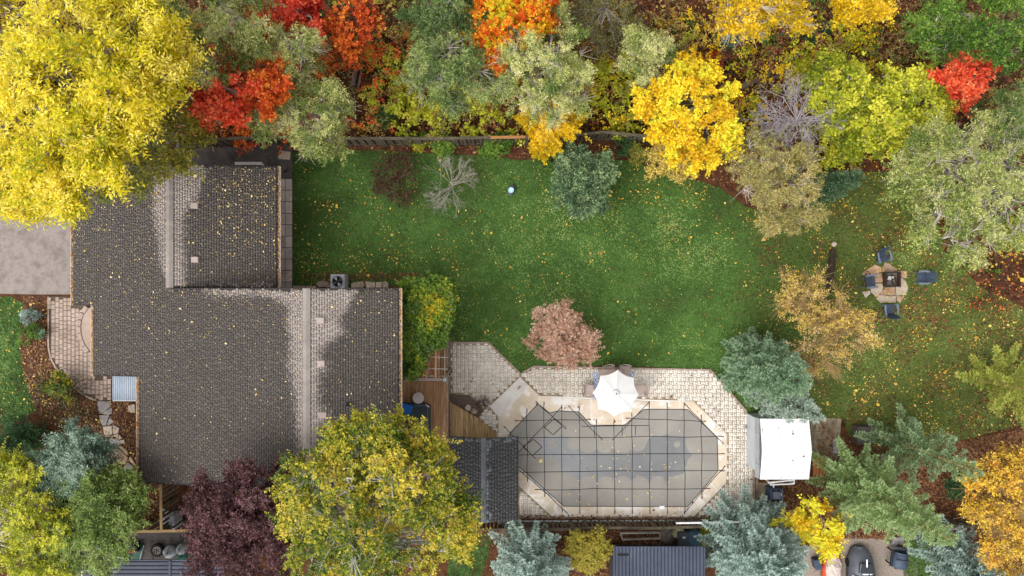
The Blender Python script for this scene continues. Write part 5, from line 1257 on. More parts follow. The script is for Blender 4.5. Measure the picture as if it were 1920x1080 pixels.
# ---- north-west corner
tree('ash_tree', 'huge bright yellow tree overhanging the driveway in the top left corner', 'tree', [(50,50,90),(170,35,92),(250,60,60),(110,150,95),(215,130,68),(35,225,80),(145,255,74),(95,318,50),(25,325,46),(185,205,58),(290,110,34),(130,345,30),(10,130,70),(230,200,40),(312,72,20),(334,112,13),(312,150,18),(60,372,20),(12,368,18),(118,372,18),(265,175,22),(185,300,24)], 14, 'ash', leaf=(.17,.06), twig=.6, tw=9, nl=9, dens=1.0, droop=.25, tb=.68, tsp=.36, clr=.55, gap=.14)
tree('olive_tree', 'olive and yellow thinning tree between the big yellow tree and the house roof', 'tree', [(310,215,48),(270,275,58),(335,262,38),(225,315,40),(320,300,30)], 8.5, 'olive', leaf=(.12,.07), twig=.5, tw=7, nl=8, dens=.75, tb=.5, tsp=.3, bark='barkp', gap=.2)
tree('feathery_tree', 'grey-green tree hugging the right side of the big yellow crown', 'tree', [(335,75,36),(322,45,26)], 9, 'greyg', **FE, dens=.9, tb=.3)
tree('feathery_tree', 'soft grey-green tree left of the red maple', 'tree', [(390,118,36),(368,150,28)], 9, 'greyg', **FE, dens=.9, tb=.45)
tree('feathery_tree', 'pale grey-green tree at the top edge left of the red crown', 'tree', [(445,35,44),(470,75,28)], 10, 'greyg', **FE, dens=.9, tb=.55)
tree('red_maple', 'vivid red maple just above the dark asphalt strip', 'tree', [(430,172,34),(392,205,24),(415,205,26),(455,145,22)], 8.5, 'red', **MA, dens=1.0, tb=.55, tsp=.3, clr=.42)
tree('orange_maple', 'small orange-red maple squeezed between two grey-green trees', 'tree', [(500,172,28),(525,138,24),(490,190,18)], 8.5, 'orange', **MA, dens=1.0, tb=.35, tsp=.35, clr=.42)
tree('red_maple', 'red maple at the top edge right of the pale grey-green tree', 'tree', [(540,15,42),(580,28,28),(525,60,24)], 7, 'red', **MA, dens=.8, tb=.4, tsp=.3, bark='barkp', clr=.45)
tree('feathery_tree', 'pale twiggy grey-green tree below the red crown at the top edge', 'tree', [(552,88,34),(580,108,22),(525,92,22)], 8, 'greyg', **FE, dens=.9, tb=.65, bare=.16)
tree('feathery_tree', 'broad grey-green tree overhanging the left end of the back fence', 'tree', [(590,215,52),(530,215,34),(600,255,32),(565,185,32),(635,210,26),(495,232,18)], 7, 'greyg', **FE, dens=.95, tb=.6, bare=.16)
tree('orange_maple', 'sparse orange tree with bare reddish twigs near the top edge', 'tree', [(680,38,24),(660,25,26),(650,92,20),(630,60,22)], 6, 'orange', **MA, dens=.7, tb=.4, tsp=.35, bark='barkr', bare=.45)
tree('green_tree', 'mid green tree at the top edge left of the orange and yellow maple', 'tree', [(820,15,48),(860,5,40),(800,40,26)], 8, 'greyg2', **FE, dens=1, tb=.3)
tree('feathery_tree', 'green-grey tree with bare grey branches on its right side', 'tree', [(845,95,45),(870,150,42),(815,150,42),(830,120,42),(900,130,28)], 8, 'greyg2', **FE, dens=1, tb=.6, bare=.16)
tree('orange_maple', 'large orange maple with a yellow heart at the top edge', 'tree', [(905,45,36),(990,20,42),(950,70,42),(960,25,42),(1030,30,28),(915,85,22)], 7.5, 'fire', **MA, dens=.9, tb=.5, tsp=.6, clr=.45)
tree('feathery_tree', 'large grey-green tree with long bare limbs in the middle of the tree belt', 'tree', [(1040,90,52),(1000,145,58),(1060,155,42),(985,100,42),(1025,185,32)], 8.5, 'greyg', **FE, dens=.95, tb=.55, bare=.16)
tree('scrub_tree', 'dull olive scrubby tree at the top edge right of the orange maple', 'tree', [(1130,40,50),(1090,20,35),(1170,70,32)], 5, 'dull', leaf=(.1,.05), twig=.5, tw=7, nl=7, dens=.7, tb=.6, tsp=.3, bark='barkp', gap=.2)
tree('feathery_tree', 'small pale feathery tree left of the bright yellow maple', 'tree', [(1215,110,38),(1235,90,22),(1195,90,24)], 6, 'greyg', **FE, dens=.95, tb=.75, bare=.16)
tree('yellow_maple', 'small yellow maple leaning over the back fence above the round evergreen', 'tree', [(1030,245,34),(1010,228,24),(1055,232,22),(1025,278,18)], 4, 'yellow', **MA, dens=.7, tb=.4, tsp=.4, bark='barkp', clr=.4)
tree('yellow_maple', 'brilliant yellow maple in front of the back fence, largest of its kind', 'tree', [(1295,185,36),(1238,192,30),(1328,238,36),(1285,132,24),(1272,240,28),(1355,185,16),(1222,228,16),(1365,268,24),(1312,150,22),(1318,292,22),(1262,285,18)], 6.5, 'ymaple', **MA, dens=.6, tb=.58, tsp=.5, clr=.40, gap=.45)
tree('pale_yellow_shrub', 'pale straw-yellow shrub at the lawn edge below the brilliant yellow maple', 'shrub', [(1250,312,28),(1280,318,18),(1238,290,20)], 2, 'paleY', leaf=(.12,.07), twig=.35, tw=7, nl=7, dens=.9, tb=.6, clr=.36)
tree('gold_tree', 'golden-yellow tree at the top edge right of centre', 'tree', [(1400,15,42),(1470,35,34),(1370,10,28),(1440,10,36)], 8, 'yellow', leaf=(.14,.08), twig=.45, tw=7, nl=7, dens=.6, tb=.3, tsp=.35, bark='barkp', bare=.3, gap=.2)
tree('gold_tree', 'small yellow tree touching the top edge right of the fallen logs', 'tree', [(1610,8,30),(1590,28,20),(1640,10,18)], 7, 'yellow', leaf=(.15,.09), twig=.4, tw=7, nl=7, dens=.8, tb=.4, clr=.42)
tree('lime_tree', 'wide yellow-green tree left of the red maple on the right', 'tree', [(1690,195,62),(1720,240,45),(1650,235,42),(1740,180,36),(1665,165,34)], 6, 'ygreen', leaf=(.14,.10), twig=.42, tw=7, nl=7, dens=.72, tb=.6, tsp=.45, clr=.42, bark='barkp', gap=.3)
tree('lime_tree', 'yellow-green tree above the grey bare tree, left of the wide one', 'tree', [(1565,165,42),(1585,205,40),(1555,130,24),(1605,175,22)], 5.5, 'ygreen', leaf=(.14,.10), twig=.42, tw=7, nl=7, dens=.65, tb=.5, tsp=.45, clr=.42, bark='barkp', gap=.3)
tree('lime_shrub', 'lower yellow-green shrub between the grey bare tree and the dark spruce', 'shrub', [(1585,262,34),(1620,280,30),(1560,285,24),(1640,255,26)], 3.5, 'ygreen', leaf=(.13,.09), twig=.4, tw=7, nl=7, dens=.65, tb=.45, tsp=.4, clr=.4, bark='barkp', gap=.3)
tree('red_maple', 'bright orange-red maple near the right edge of the tree belt', 'tree', [(1805,150,32),(1830,120,24),(1785,145,24),(1805,178,20)], 6, 'red', **MA, dens=.95, tb=.7, tsp=.35, clr=.4)
tree('green_tree', 'green bushy tree above the red maple on the right', 'tree', [(1770,60,42),(1800,75,28),(1740,40,28)], 6, 'green', leaf=(.13,.06), twig=.45, tw=8, nl=8, dens=.95, tb=.55, tsp=.3, bark='barkp')
tree('green_tree', 'dense dark green tree in the top right corner', 'tree', [(1890,45,46),(1900,95,36),(1865,80,30)], 8, 'green', leaf=(.13,.06), twig=.45, tw=8, nl=9, dens=1.1, tb=.4, tsp=.25)
bare('bare_tree', 'leafless silvery-grey tree left of the yellow-green trees', 1490,228,70,8.5,'barkg',34,5,.03,catg='tree',z0=3.6)
tree('feathery_tree', 'beige-olive feathery tree at the lawn edge right of the brilliant yellow maple', 'tree', [(1440,325,58),(1475,375,48),(1410,300,36),(1500,330,34),(1490,410,28)], 6, 'beigeol', **FE, dens=1, tb=.5, tsp=.3, bare=.16)
conifer('spruce', 'small dark blue-green spruce beside the beige-olive tree', 1552,350,34,4.5,'spruce',60,tb=.3)
tree('feathery_tree', 'huge grey-green feathery tree on the right edge above the fire pit', 'tree', [(1790,330,75),(1850,380,75),(1770,400,55),(1870,290,55),(1720,330,42),(1820,440,50),(1900,340,50),(1740,290,38)], 9.5, 'greyg', **FE, dens=1, tb=.5, tsp=.25, bare=.16)
tree('feathery_tree', 'green tree at the right edge between the red maple and the huge feathery tree', 'tree', [(1900,225,40),(1875,245,26),(1915,190,30)], 7, 'greyg2', **FE, dens=1, tb=.65)
tree('lime_shrub', 'bright green and yellow shrub cut by the right edge below the huge feathery tree', 'shrub', [(1912,440,24),(1900,425,16)], 3, 'ygreen', leaf=(.13,.09), twig=.4, tw=7, nl=7, dens=1, tb=.3, tsp=.4, clr=.36)
bare('bare_shrub', 'reddish bare shrub with a few orange leaves at the right edge', 1893,522,62,2.2,'barkr',18,5,.025,'orange',nleaf=260)
# ---- lawn
tree('round_evergreen', 'rounded dense blue-green shrub on the lawn near the back fence', 'shrub', [(1088,338,52),(1070,365,34),(1110,370,34),(1065,310,30),(1115,312,32),(1090,385,22)], 3.2, 'evg', leaf=(.11,.05), twig=.32, tw=9, nl=8, dens=1.3, tb=.5, tsp=.35, clr=.34, fl=.8, gap=.06)
bare('bare_shrub', 'low dark brown leafless shrub on the lawn below the fence', 745,330,42,1.0,'barkr',26,4,.016,'brown',nleaf=900)
bare('bare_shrub', 'pale spreading leafless shrub on the lawn left of the bird bath', 845,345,50,1.3,'barkp',20,5,.016)
tree('pink_shrub', 'dusty pink-brown rounded shrub between lawn and patio', 'shrub', [(1055,630,46),(1030,605,32),(1080,640,38),(1020,640,30),(1060,665,32),(1050,595,26),(1095,650,26)], 3, 'pink', leaf=(.085,.05), twig=.34, tw=9, nl=9, dens=1.15, tb=.6, tsp=.25, clr=.34, bark='barkp', gap=.08)
tree('gold_tree', 'straw and yellow thin-crowned tree left of the fire pit', 'tree', [(1498,540,32),(1558,585,40),(1585,640,36),(1532,662,36),(1545,620,36),(1482,565,20),(1598,600,24),(1508,690,20)], 5, 'gold', leaf=(.10,.06), twig=.45, tw=7, nl=7, dens=.8, tb=.45, tsp=.5, bark='barky', bare=.5, gap=.3)
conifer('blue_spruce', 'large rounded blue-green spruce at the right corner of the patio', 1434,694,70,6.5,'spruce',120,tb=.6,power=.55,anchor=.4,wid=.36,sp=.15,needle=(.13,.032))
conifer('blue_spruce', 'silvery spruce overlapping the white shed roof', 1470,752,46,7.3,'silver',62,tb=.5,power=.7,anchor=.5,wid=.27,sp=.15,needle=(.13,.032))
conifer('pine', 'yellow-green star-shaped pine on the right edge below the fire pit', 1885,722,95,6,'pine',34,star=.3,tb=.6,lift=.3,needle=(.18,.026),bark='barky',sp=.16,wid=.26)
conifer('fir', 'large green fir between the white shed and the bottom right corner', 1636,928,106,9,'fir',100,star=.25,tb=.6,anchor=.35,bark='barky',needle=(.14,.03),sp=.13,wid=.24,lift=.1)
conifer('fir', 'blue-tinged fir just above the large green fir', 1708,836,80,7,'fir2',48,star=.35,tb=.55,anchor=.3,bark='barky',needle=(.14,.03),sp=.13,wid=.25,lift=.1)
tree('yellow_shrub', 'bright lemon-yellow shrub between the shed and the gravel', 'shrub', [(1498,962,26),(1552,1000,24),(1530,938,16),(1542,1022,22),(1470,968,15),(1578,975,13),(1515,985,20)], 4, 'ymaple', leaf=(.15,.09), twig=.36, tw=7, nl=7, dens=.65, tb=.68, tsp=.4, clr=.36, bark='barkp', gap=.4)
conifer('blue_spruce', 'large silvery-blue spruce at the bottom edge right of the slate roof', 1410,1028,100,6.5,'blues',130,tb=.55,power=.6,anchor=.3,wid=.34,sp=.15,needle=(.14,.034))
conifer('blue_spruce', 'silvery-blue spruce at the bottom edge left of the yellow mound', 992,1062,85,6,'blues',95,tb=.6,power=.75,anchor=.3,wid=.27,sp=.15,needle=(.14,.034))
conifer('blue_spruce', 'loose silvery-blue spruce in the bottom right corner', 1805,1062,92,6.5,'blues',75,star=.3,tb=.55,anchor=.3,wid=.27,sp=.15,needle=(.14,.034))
tree('yellow_mound', 'neat mounded yellow shrub below the low patio fence', 'shrub', [(1103,1030,38),(1085,1020,24),(1122,1025,24),(1100,1050,24)], 2.2, 'olive', leaf=(.07,.05), twig=.25, tw=9, nl=8, dens=1.4, tb=.95, tsp=.2, clr=.28, fl=.8, gap=.05)
tree('birch_tree', 'large yellow-green birch with white branches in front of the house', 'tree', [(690,862,62),(600,905,70),(775,905,66),(650,1000,88),(770,1010,78),(710,950,80),(840,935,38),(565,890,32),(745,840,42),(580,985,40),(830,985,45),(660,830,30),(690,1070,70)], 11, 'birch', leaf=(.11,.075), twig=.5, tw=8, nl=9, dens=1.05, tb=.46, tsp=.45, bark='birch', clr=.44, gap=.2, bare=.07)
tree('purple_maple', 'dark purple-leaved tree touching the bottom of the house roof', 'tree', [(440,985,70),(400,960,55),(490,960,52),(420,1030,62),(480,1035,60),(450,925,46),(380,1000,36),(520,985,32),(535,880,18)], 8, 'purple', leaf=(.10,.06), twig=.36, tw=9, nl=8, dens=1.3, tb=.45, tsp=.3, bark='barkd', clr=.42, gap=.06)
tree('silver_shrub', 'silvery sage-green rounded conifer at lower left', 'tree', [(140,860,48),(115,890,44),(160,895,44),(120,925,38),(180,850,32),(165,825,22),(100,905,30)], 5.5, 'sage', leaf=(.13,.035), twig=.34, tw=10, nl=9, dens=1.3, droop=-.15, tb=.55, tsp=.25, clr=.34, tiptint=.3, fl=.85, gap=.05)
tree('green_conifer', 'bright green soft-needled tree below the silvery conifer', 'tree', [(190,965,52),(150,990,50),(220,935,40),(245,970,28),(200,1010,42),(130,1030,40),(215,900,28),(165,945,40)], 6, 'green2', leaf=(.13,.04), twig=.36, tw=10, nl=8, dens=1.2, droop=-.1, tb=.6, tsp=.3, clr=.36, tiptint=.35, fl=.8, gap=.08)
conifer('dark_yew', 'dark green spreading evergreen at the left edge by the front bed', 40,822,58,3,'dkgreen',60,star=.3,tb=.4)
tree('lime_tree', 'yellow-green fine-leaved tree in the bottom left corner', 'tree', [(35,925,48),(20,990,55),(75,980,38),(60,1040,48),(15,880,26),(90,1050,32)], 6.5, 'ygreen', leaf=(.11,.06), twig=.42, tw=8, nl=8, dens=1.05, tb=.6, tsp=.45, bark='barkp', clr=.42)
tree('gold_tree', 'golden thin-crowned tree in the bottom right corner', 'tree', [(1890,930,40),(1882,1000,38),(1850,890,30),(1908,970,34),(1838,955,22),(1905,1050,30),(1908,880,28),(1865,1035,20)], 6, 'gold2', leaf=(.11,.07), twig=.45, tw=7, nl=7, dens=.95, tb=.5, tsp=.5, bark='barky', bare=.3, gap=.18)
bare('bare_shrub', 'dark leafless spreading shrub below the curved front walk', 112,752,52,1.6,'barkd',22,5,.022,'dull',nleaf=500,catg='shrub')
tree('dwarf_conifer', 'small blue-grey dwarf conifer in the front bed', 'shrub', [(56,598,10),(70,586,9),(50,590,8)], .6, 'blues', leaf=(.09,.03), twig=.18, tw=8, nl=7, dens=1.2, tb=.4, clr=.16)
tree('juniper_shrub', 'low mid-green juniper in the front bed below the dwarf conifer', 'shrub', [(48,632,14),(62,622,12),(42,615,9)], .7, 'green', leaf=(.09,.035), twig=.2, tw=8, nl=7, dens=1.1, tb=.4, clr=.18)
tree('grey_shrub', 'tiny grey-green shrub against the front walk edge', 'shrub', [(82,623,8),(74,626,6)], .5, 'sage', leaf=(.08,.03), twig=.16, tw=8, nl=6, dens=1.1, tb=.4, clr=.15)
tree('leafy_shrub', 'dark leafy shrub with yellow tips under the curved walk corner', 'shrub', [(115,715,18),(100,725,14),(135,735,16)], 1, 'vine', leaf=(.1,.06), twig=.22, tw=7, nl=6, dens=.9, tb=.25, tsp=.4, clr=.2)
# perennials along the back fence
for i, (x, y, r, pal_, tb_, lab) in enumerate(((832,272,17,'green',.7,'bright green leafy clump on the fence border above the bare shrub'),(935,271,20,'green',.5,'wide green clump on the fence border right of the bright one'),(912,281,10,'green',.3,'small dark clump below the wide green clump'),
   (1027,292,17,'green',.55,'green clump under the small yellow maple'),(1172,272,14,'dkgreen',.6,'dark green clump right of the round evergreen at the fence'),(1190,292,15,'olive',.6,'arching straw-green grass clump at the border edge'),(1225,295,9,'dkgreen',.6,'tiny dark green clump beside the pale yellow shrub'),
   (720,222,17,'greyg2',.3,'small green conifer-like bush behind the fence left of centre'),(1367,72,22,'spruce',.4,'dark bluish bush in the brown undergrowth at top right'),(1366,218,18,'spruce',.3,'dark green bush right of the brilliant yellow maple'),
   (1530,65,20,'dkgreen',.5,'dark green bush beneath the small yellow trees at the top'),(1812,195,14,'dkgreen',.5,'dark green tuft below the red maple on the right'),(1720,315,22,'sage',.1,'dark grey-green bush at the foot of the huge feathery tree'),
   (600,122,14,'red',.2,'small deep red shrub among the grey-green trees'),(1332,118,16,'orange',.1,'rusty orange shrub above the brilliant yellow maple'),(1375,195,14,'orange',.05,'rust-coloured shrub touching the right of the brilliant yellow maple'),(730,103,12,'red',.0,'dark red shrub in the brown undergrowth'),
   (608,125,18,'orange',.5,'small orange shrub at the right of the twiggy grey-green tree'),(1338,998,18,'ygreen',.3,'bright green shrub left of the big silvery spruce'),(1318,1012,15,'olive',.9,'yellowish shrub between the teal bin and the bright green shrub'),(1795,912,20,'dkgreen',.6,'dark green shrub in the rust-coloured litter at lower right'),
   (795,265,14,'vine',.4,'yellow-green clump at the left of the fence border'),(765,262,12,'green',.5,'small green clump at the far left of the fence border'))):
    tree('leafy_bush', lab, 'shrub', [(x,y,r),(x+r*.5,y-r*.3,r*.6),(x-r*.5,y+r*.2,r*.6)], r/S*2.2, pal_, leaf=(.12,.055), twig=.24, tw=8, nl=6, dens=1.0, tb=tb_, tsp=.25, clr=.2)
bare('grass_tuft', 'brown ornamental grass tuft in the gravel bed', 906,755,15,.5,'barkr',60,3,.006,catg='grass')
# vine on the pergola
def vine():
    reg = [(750,530),(790,524),(842,526),(850,545),(848,575),(846,600),(840,612),(836,640),(820,652),(803,656),(794,684),(786,706),(752,706)]
    C = []
    while len(C) < 680:
        x, y = rng.uniform(748,852), rng.uniform(522,708)
        if inpoly(np.array([x]), np.array([y]), reg)[0]:
            if y > 660 and rng.random() < .35: continue
            C.append(P(x, y, 2.95+rng.normal(0, .13)+.15*math.sin(x*.1)*math.sin(y*.09)))
    C = np.array(C); O = np.tile([0, 0, 1.], (len(C), 1))
    T = .28+.2*np.sin(C[:,0]*2.3+1)*np.sin(C[:,1]*1.7)+.25*np.exp(-((C[:,0]+3.5)**2+(C[:,1]+.9)**2))+rng.normal(0, .12, len(C))
    g, t, (a, b) = starburst(C, O, 7, .3, 6, .12, .07, .2, T, .12)
    root = empty('climbing_vine', P(797,610,2.85), 'green and yellow climbing vine covering the pergola roof', 'vine')
    obj('foliage', *g, LM['vine'], root, tint=t)
    k = len(a)//4; obj('stems', *seggeo(a[:k], b[:k], .012, .006, 4), MT['barkp'], root)
vine()
# ------------------------------------------------------------------ ground litter, grass, undergrowth
def scatter(name, label, polys, n, pal_, size, zf=None, catg='leaves', tbias=(.0, 1.), parent=None, holes=(), lift=.012, flat=.25, prob=None, pert=0):
    xs, ys = [], []
    got = 0; allp = np.array([q for p in polys for q in p]); x0, y0 = allp.min(0); x1, y1 = allp.max(0); tries = 0
    while got < n and tries < 80:
        x = rng.uniform(x0, x1, n); y = rng.uniform(y0, y1, n); m = np.zeros(n, bool)
        for p in polys: m |= inpoly(x, y, p)
        for p in holes: m &= ~inpoly(x, y, p)
        if prob is not None: m &= rng.random(n) < prob(x, y)
        xs.append(x[m]); ys.append(y[m]); got += m.sum(); tries += 1
    x = np.concatenate(xs)[:n]; y = np.concatenate(ys)[:n]; n = len(x)
    c = zf(x, y) if zf else np.stack([(x-960)/S, (540-y)/S, np.full(n, .01)], 1)
    c[:, 2] += lift+rng.uniform(0, .02, n)
    d = rng.normal(0, 1, (n, 3))*[1, 1, .25]; nn = UP+rng.normal(0, flat, (n, 3)); s = rng.lognormal(-.08, .42, n)*size
    g = leafgeo(c, d, nn, s, s*rng.uniform(.5, .8, n))
    t = rng.uniform(*tbias, n)
    o = obj(name, *g, LM[pal_], tint=t, kind='stuff'); return tag(o, label, catg)
OBST = [[(1640,490),(1705,490),(1705,572),(1620,572)]]
def plawn(x, y):
    d = np.exp(-((x-1300)/160)**2-((y-370)/60)**2)*.9+np.clip((x-1380)/200, 0, 1)*.8+np.exp(-((y-500)/35)**2)*(x < 860)*.9+np.exp(-((y-410)/50)**2)*(x < 720)*.4
    return np.clip(.16+d*.8, 0, 1)*np.clip(.35+.6*np.sin(x*.03+y*.05+1.5*np.sin(y*.02))*np.sin(x*.017-y*.023)+.5*np.sin(x*.071-y*.043), .06, 1)
scatter('fallen_leaves', 'yellow and tan leaves scattered over the back lawn', [LAWN], 4000, 'yleaf', .062, prob=plawn, holes=OBST, lift=.05)
scatter('fallen_leaves', 'large pale leaves lying on the back lawn', [LAWN], 260, 'yleaf', .12, prob=plawn, holes=OBST, lift=.06)
EAST = [(1400,400),(1540,360),(1760,470),(1980,580),(1980,800),(1720,842),(1540,780),(1440,560)]
scatter('fallen_leaves', 'brown leaf litter in the grass around the fire pit', [EAST], 11000, 'litter', .065, holes=OBST, lift=.03, prob=lambda x, y: np.clip(.12+.9*np.exp(-((x-1705)/60)**2-((y-590)/50)**2)+np.clip((x-1740)/140, 0, 1)*.55+.8*np.exp(-((x-1690)/30)**2-((y-400)/70)**2)+.3*np.sin(x*.06)*np.sin(y*.05), 0, 1))
scatter('fallen_leaves', 'tiny tan leaf fragments sprinkled over the back lawn', [LAWN], 4500, 'yleaf', .04, holes=OBST, lift=.05, prob=lambda x, y: np.clip(plawn(x, y)+.12, 0, 1))
scatter('fallen_leaves', 'yellow leaves on the front lawn', [FL], 260, 'yleaf', .07, lift=.05)
SE = [(1540,790),(1600,830),(1700,845),(1800,826),(1990,790),(1990,1010),(1440,1010),(1450,900),(1525,900)]
scatter('leaf_litter', 'deep rust-brown leaf litter under the firs at lower right', [SE], 26000, 'rustlit', .10, catg='leaf litter', lift=.015, holes=[[(1520,846),(1549,846),(1549,900),(1520,900)]])
NB = [(-60,-60),(1980,-60),(1980,580),(1840,540),(1770,470),(1745,370),(1700,322),(1600,322),(1540,350),(1440,400),(1380,262),(1200,258),(860,258),(330,262),(200,240),(-60,240)]
scatter('leaf_litter', 'brown and russet leaf litter on the floor of the tree belt', [NB], 42000, 'litter', .14, catg='leaf litter', lift=.02, flat=.5)
NBm = [(600,-20),(1760,-20),(1760,240),(600,240)]
scatter('leaf_litter', 'yellow fallen leaves among the undergrowth of the tree belt', [NB], 6000, 'yleaf', .15, catg='leaf litter', lift=.1, flat=.5, prob=lambda x, y: np.clip(.25+.5*np.sin(x*.02+1)*np.sin(y*.03)+.4*np.exp(-((x-820)/120)**2), 0, 1))
scatter('leaf_litter', 'brown leaves in the bed along the back fence', [[(548,262),(860,260),(1205,257),(1400,268),(1420,380),(1350,348),(1250,318),(1160,296),(1060,312),(1010,298),(900,288),(640,280),(548,285)]], 5000, 'litter', .08, catg='leaf litter')
FB = [(44,556),(90,556),(90,650),(96,672),(120,707),(150,737),(186,752),(262,752),(262,905),(300,910),(300,995),(170,995),(150,800),(70,775),(50,720),(36,650),(46,590)]
scatter('leaf_litter', 'russet leaves and mulch in the front bed', [FB], 9500, 'rustlit', .075, catg='leaf litter')
scatter('leaf_litter', 'yellow leaves strewn over the front bed and stone path', [FB], 700, 'yleaf', .065, catg='leaf litter', lift=.07)
scatter('leaf_litter', 'russet leaves below the low fence at the bottom', [[(850,994),(1160,994),(1330,992),(1330,1030),(1140,1026),(1140,1110),(850,1110)]], 7000, 'rustlit', .09, catg='leaf litter', prob=lambda x, y: np.clip(1-(x < 930)*np.clip((y-1000)/30, 0, .9), 0, 1))
scatter('leaf_litter', 'brown leaves drifted along the bottom edge of the patio', [[(972,964),(1420,966),(1420,976),(972,976)]], 1100, 'litter', .06, catg='leaf litter', lift=.06)
scatter('leaf_litter', 'leaves drifted against the house beside the stone edging', [[(560,512),(745,510),(850,516),(850,526),(745,524),(600,528)]], 900, 'rustlit', .07, catg='leaf litter', lift=.06)
scatter('fallen_leaves', 'dry leaves on the pool cover', [COV], 150, 'pleaf', .085, zf=lambda x, y: np.stack([(x-960)/S, (540-y)/S, np.maximum(zc(x, y), PUD)], 1), lift=.012, prob=lambda x, y: np.clip(.2+np.exp(-((x-1170)/90)**2-((y-885)/40)**2), 0, 1))
scatter('fallen_leaves', 'dark specks and leaves on the white shed roof', [[(1427,788),(1515,788),(1515,897),(1427,897)]], 34, 'litter', .055, zf=lambda x, y: np.stack([(x-960)/S*(1-2.5/H), (540-y)/S*(1-2.5/H), 2.33+.32*(1-np.abs((540-y)/S*(1-2.5/H)-sym)/(syt-sym))+.02], 1), lift=.0)
scatter('fallen_leaves', 'few dry leaves on the patio pavers', [PA], 160, 'litter', .07, holes=[COV], lift=.08)
scatter('fallen_leaves', 'tan leaves on the fire pit flagstones', [[(1615,500),(1700,495),(1700,565),(1620,570)]], 110, 'yleaf', .08, lift=.075, holes=[[(1652,508),(1684,508),(1684,540),(1652,540)]])
def roofz(pl):
    zf = planes[pl][1]
    def f(x, y):
        z = np.full(len(x), 3.5)
        for _ in range(6): X = (x-960)/S*(1-z/H); z = zf(X)
        return np.stack([(x-960)/S*(1-z/H), (540-y)/S*(1-z/H), z+.02], 1)
    return f
wp_ = [(140,345),(320,345),(320,541),(570,545),(570,860),(400,900),(264,902),(264,703),(178,703),(178,570),(140,570)]
scatter('fallen_leaves', 'pale yellow leaves on the long west roof slope', [wp_], 1000, 'pleaf', .055, zf=roofz(0), prob=lambda x, y: np.clip(1.3-(y-330)/330, .22, 1))
scatter('fallen_leaves', 'pale yellow leaves on the east slope of the north wing', [[(345,314),(518,314),(518,536),(345,536)]], 520, 'pleaf', .06, zf=roofz(1), prob=lambda x, y: np.clip(1.2-(y-310)/190, .12, 1)*np.clip((x-330)/120, .3, 1))
scatter('fallen_leaves', 'few yellow leaves on the east slope of the main roof', [[(600,545),(746,545),(746,860),(600,860)]], 170, 'pleaf', .062, zf=roofz(2), prob=lambda x, y: np.clip((x-600)/120, .2, 1))
for (gx_, ya, yb, gz, sd_), lab in zip(GUT, ('west eave gutter','front door gutter','lower west gutter','north wing gutter','east eave gutter')):
    n = int(abs(yb-ya)*75); c = np.stack([gx_+sd_*rng.uniform(.0,.12,n), rng.uniform(min(ya,yb),max(ya,yb),n), gz-.06+rng.uniform(0,.05,n)], 1)
    g_ = leafgeo(c, rng.normal(0,1,(n,3))*[1,1,.3], UP+rng.normal(0,.5,(n,3)), rng.uniform(.06,.11,n), rng.uniform(.04,.07,n))
    tag(obj('gutter_leaves', *g_, LM['gutter'], tint=rng.random(n), kind='stuff'), 'orange leaves clogging the '+lab, 'leaves')
# short grass
_tab = rng.random((64, 64))
def vnoise(x, y):
    xi, yi = np.floor(x).astype(int), np.floor(y).astype(int); fx, fy = x-xi, y-yi; fx = fx*fx*(3-2*fx); fy = fy*fy*(3-2*fy); g_ = lambda a, b: _tab[a % 64, b % 64]
    return (g_(xi, yi)*(1-fx)+g_(xi+1, yi)*fx)*(1-fy)+(g_(xi, yi+1)*(1-fx)+g_(xi+1, yi+1)*fx)*fy
def fbm(x, y, o=4): return sum(vnoise(x*2**i+i*7.3, y*2**i+i*3.1)*.5**i for i in range(o))/sum(.5**i for i in range(o))
def grass(name, label, poly, n, hgt=.07):
    x0, y0 = np.min(poly, 0); x1, y1 = np.max(poly, 0); x = rng.uniform(x0, x1, n*2); y = rng.uniform(y0, y1, n*2); m = inpoly(x, y, poly); x, y = x[m][:n], y[m][:n]; k = len(x)
    c = np.stack([(x-960)/S, (540-y)/S, np.full(k, .03)], 1); d = rng.normal(0, 1, (k, 3))*[1, 1, 0]+UP*.5
    v, f = leafgeo(c, d, UP+rng.normal(0, .5, (k, 3)), rng.uniform(.09, .17, k), .03)
    v[:, 2] = np.maximum(v[:, 2], .008)
    px, py = x/90, y/90
    t = .42+1.35*(fbm(x/80, y/80, 5)-.5)+.7*(fbm(x/12+40, y/12, 3)-.5)+rng.normal(0, .15, k)
    t += .24*np.exp(-((x-1130)/260)**2-((y-480)/90)**2)-.14*np.exp(-((y-300)/45)**2)
    tag(obj(name, v, f, LM['grass'], tint=t.clip(0, 1), kind='stuff'), label, 'grass')
LAWN2 = [q for q in LAWN]
grass('grass', 'short green grass blades of the back lawn', LAWN2, 95000)
grass('grass', 'short grass blades of the front lawn', FL, 14000)
grass('grass', 'grass blades of the neighbouring patch by the birch', NL1, 5000); grass('grass', 'grass blades beside the gravel', NL2, 5000)
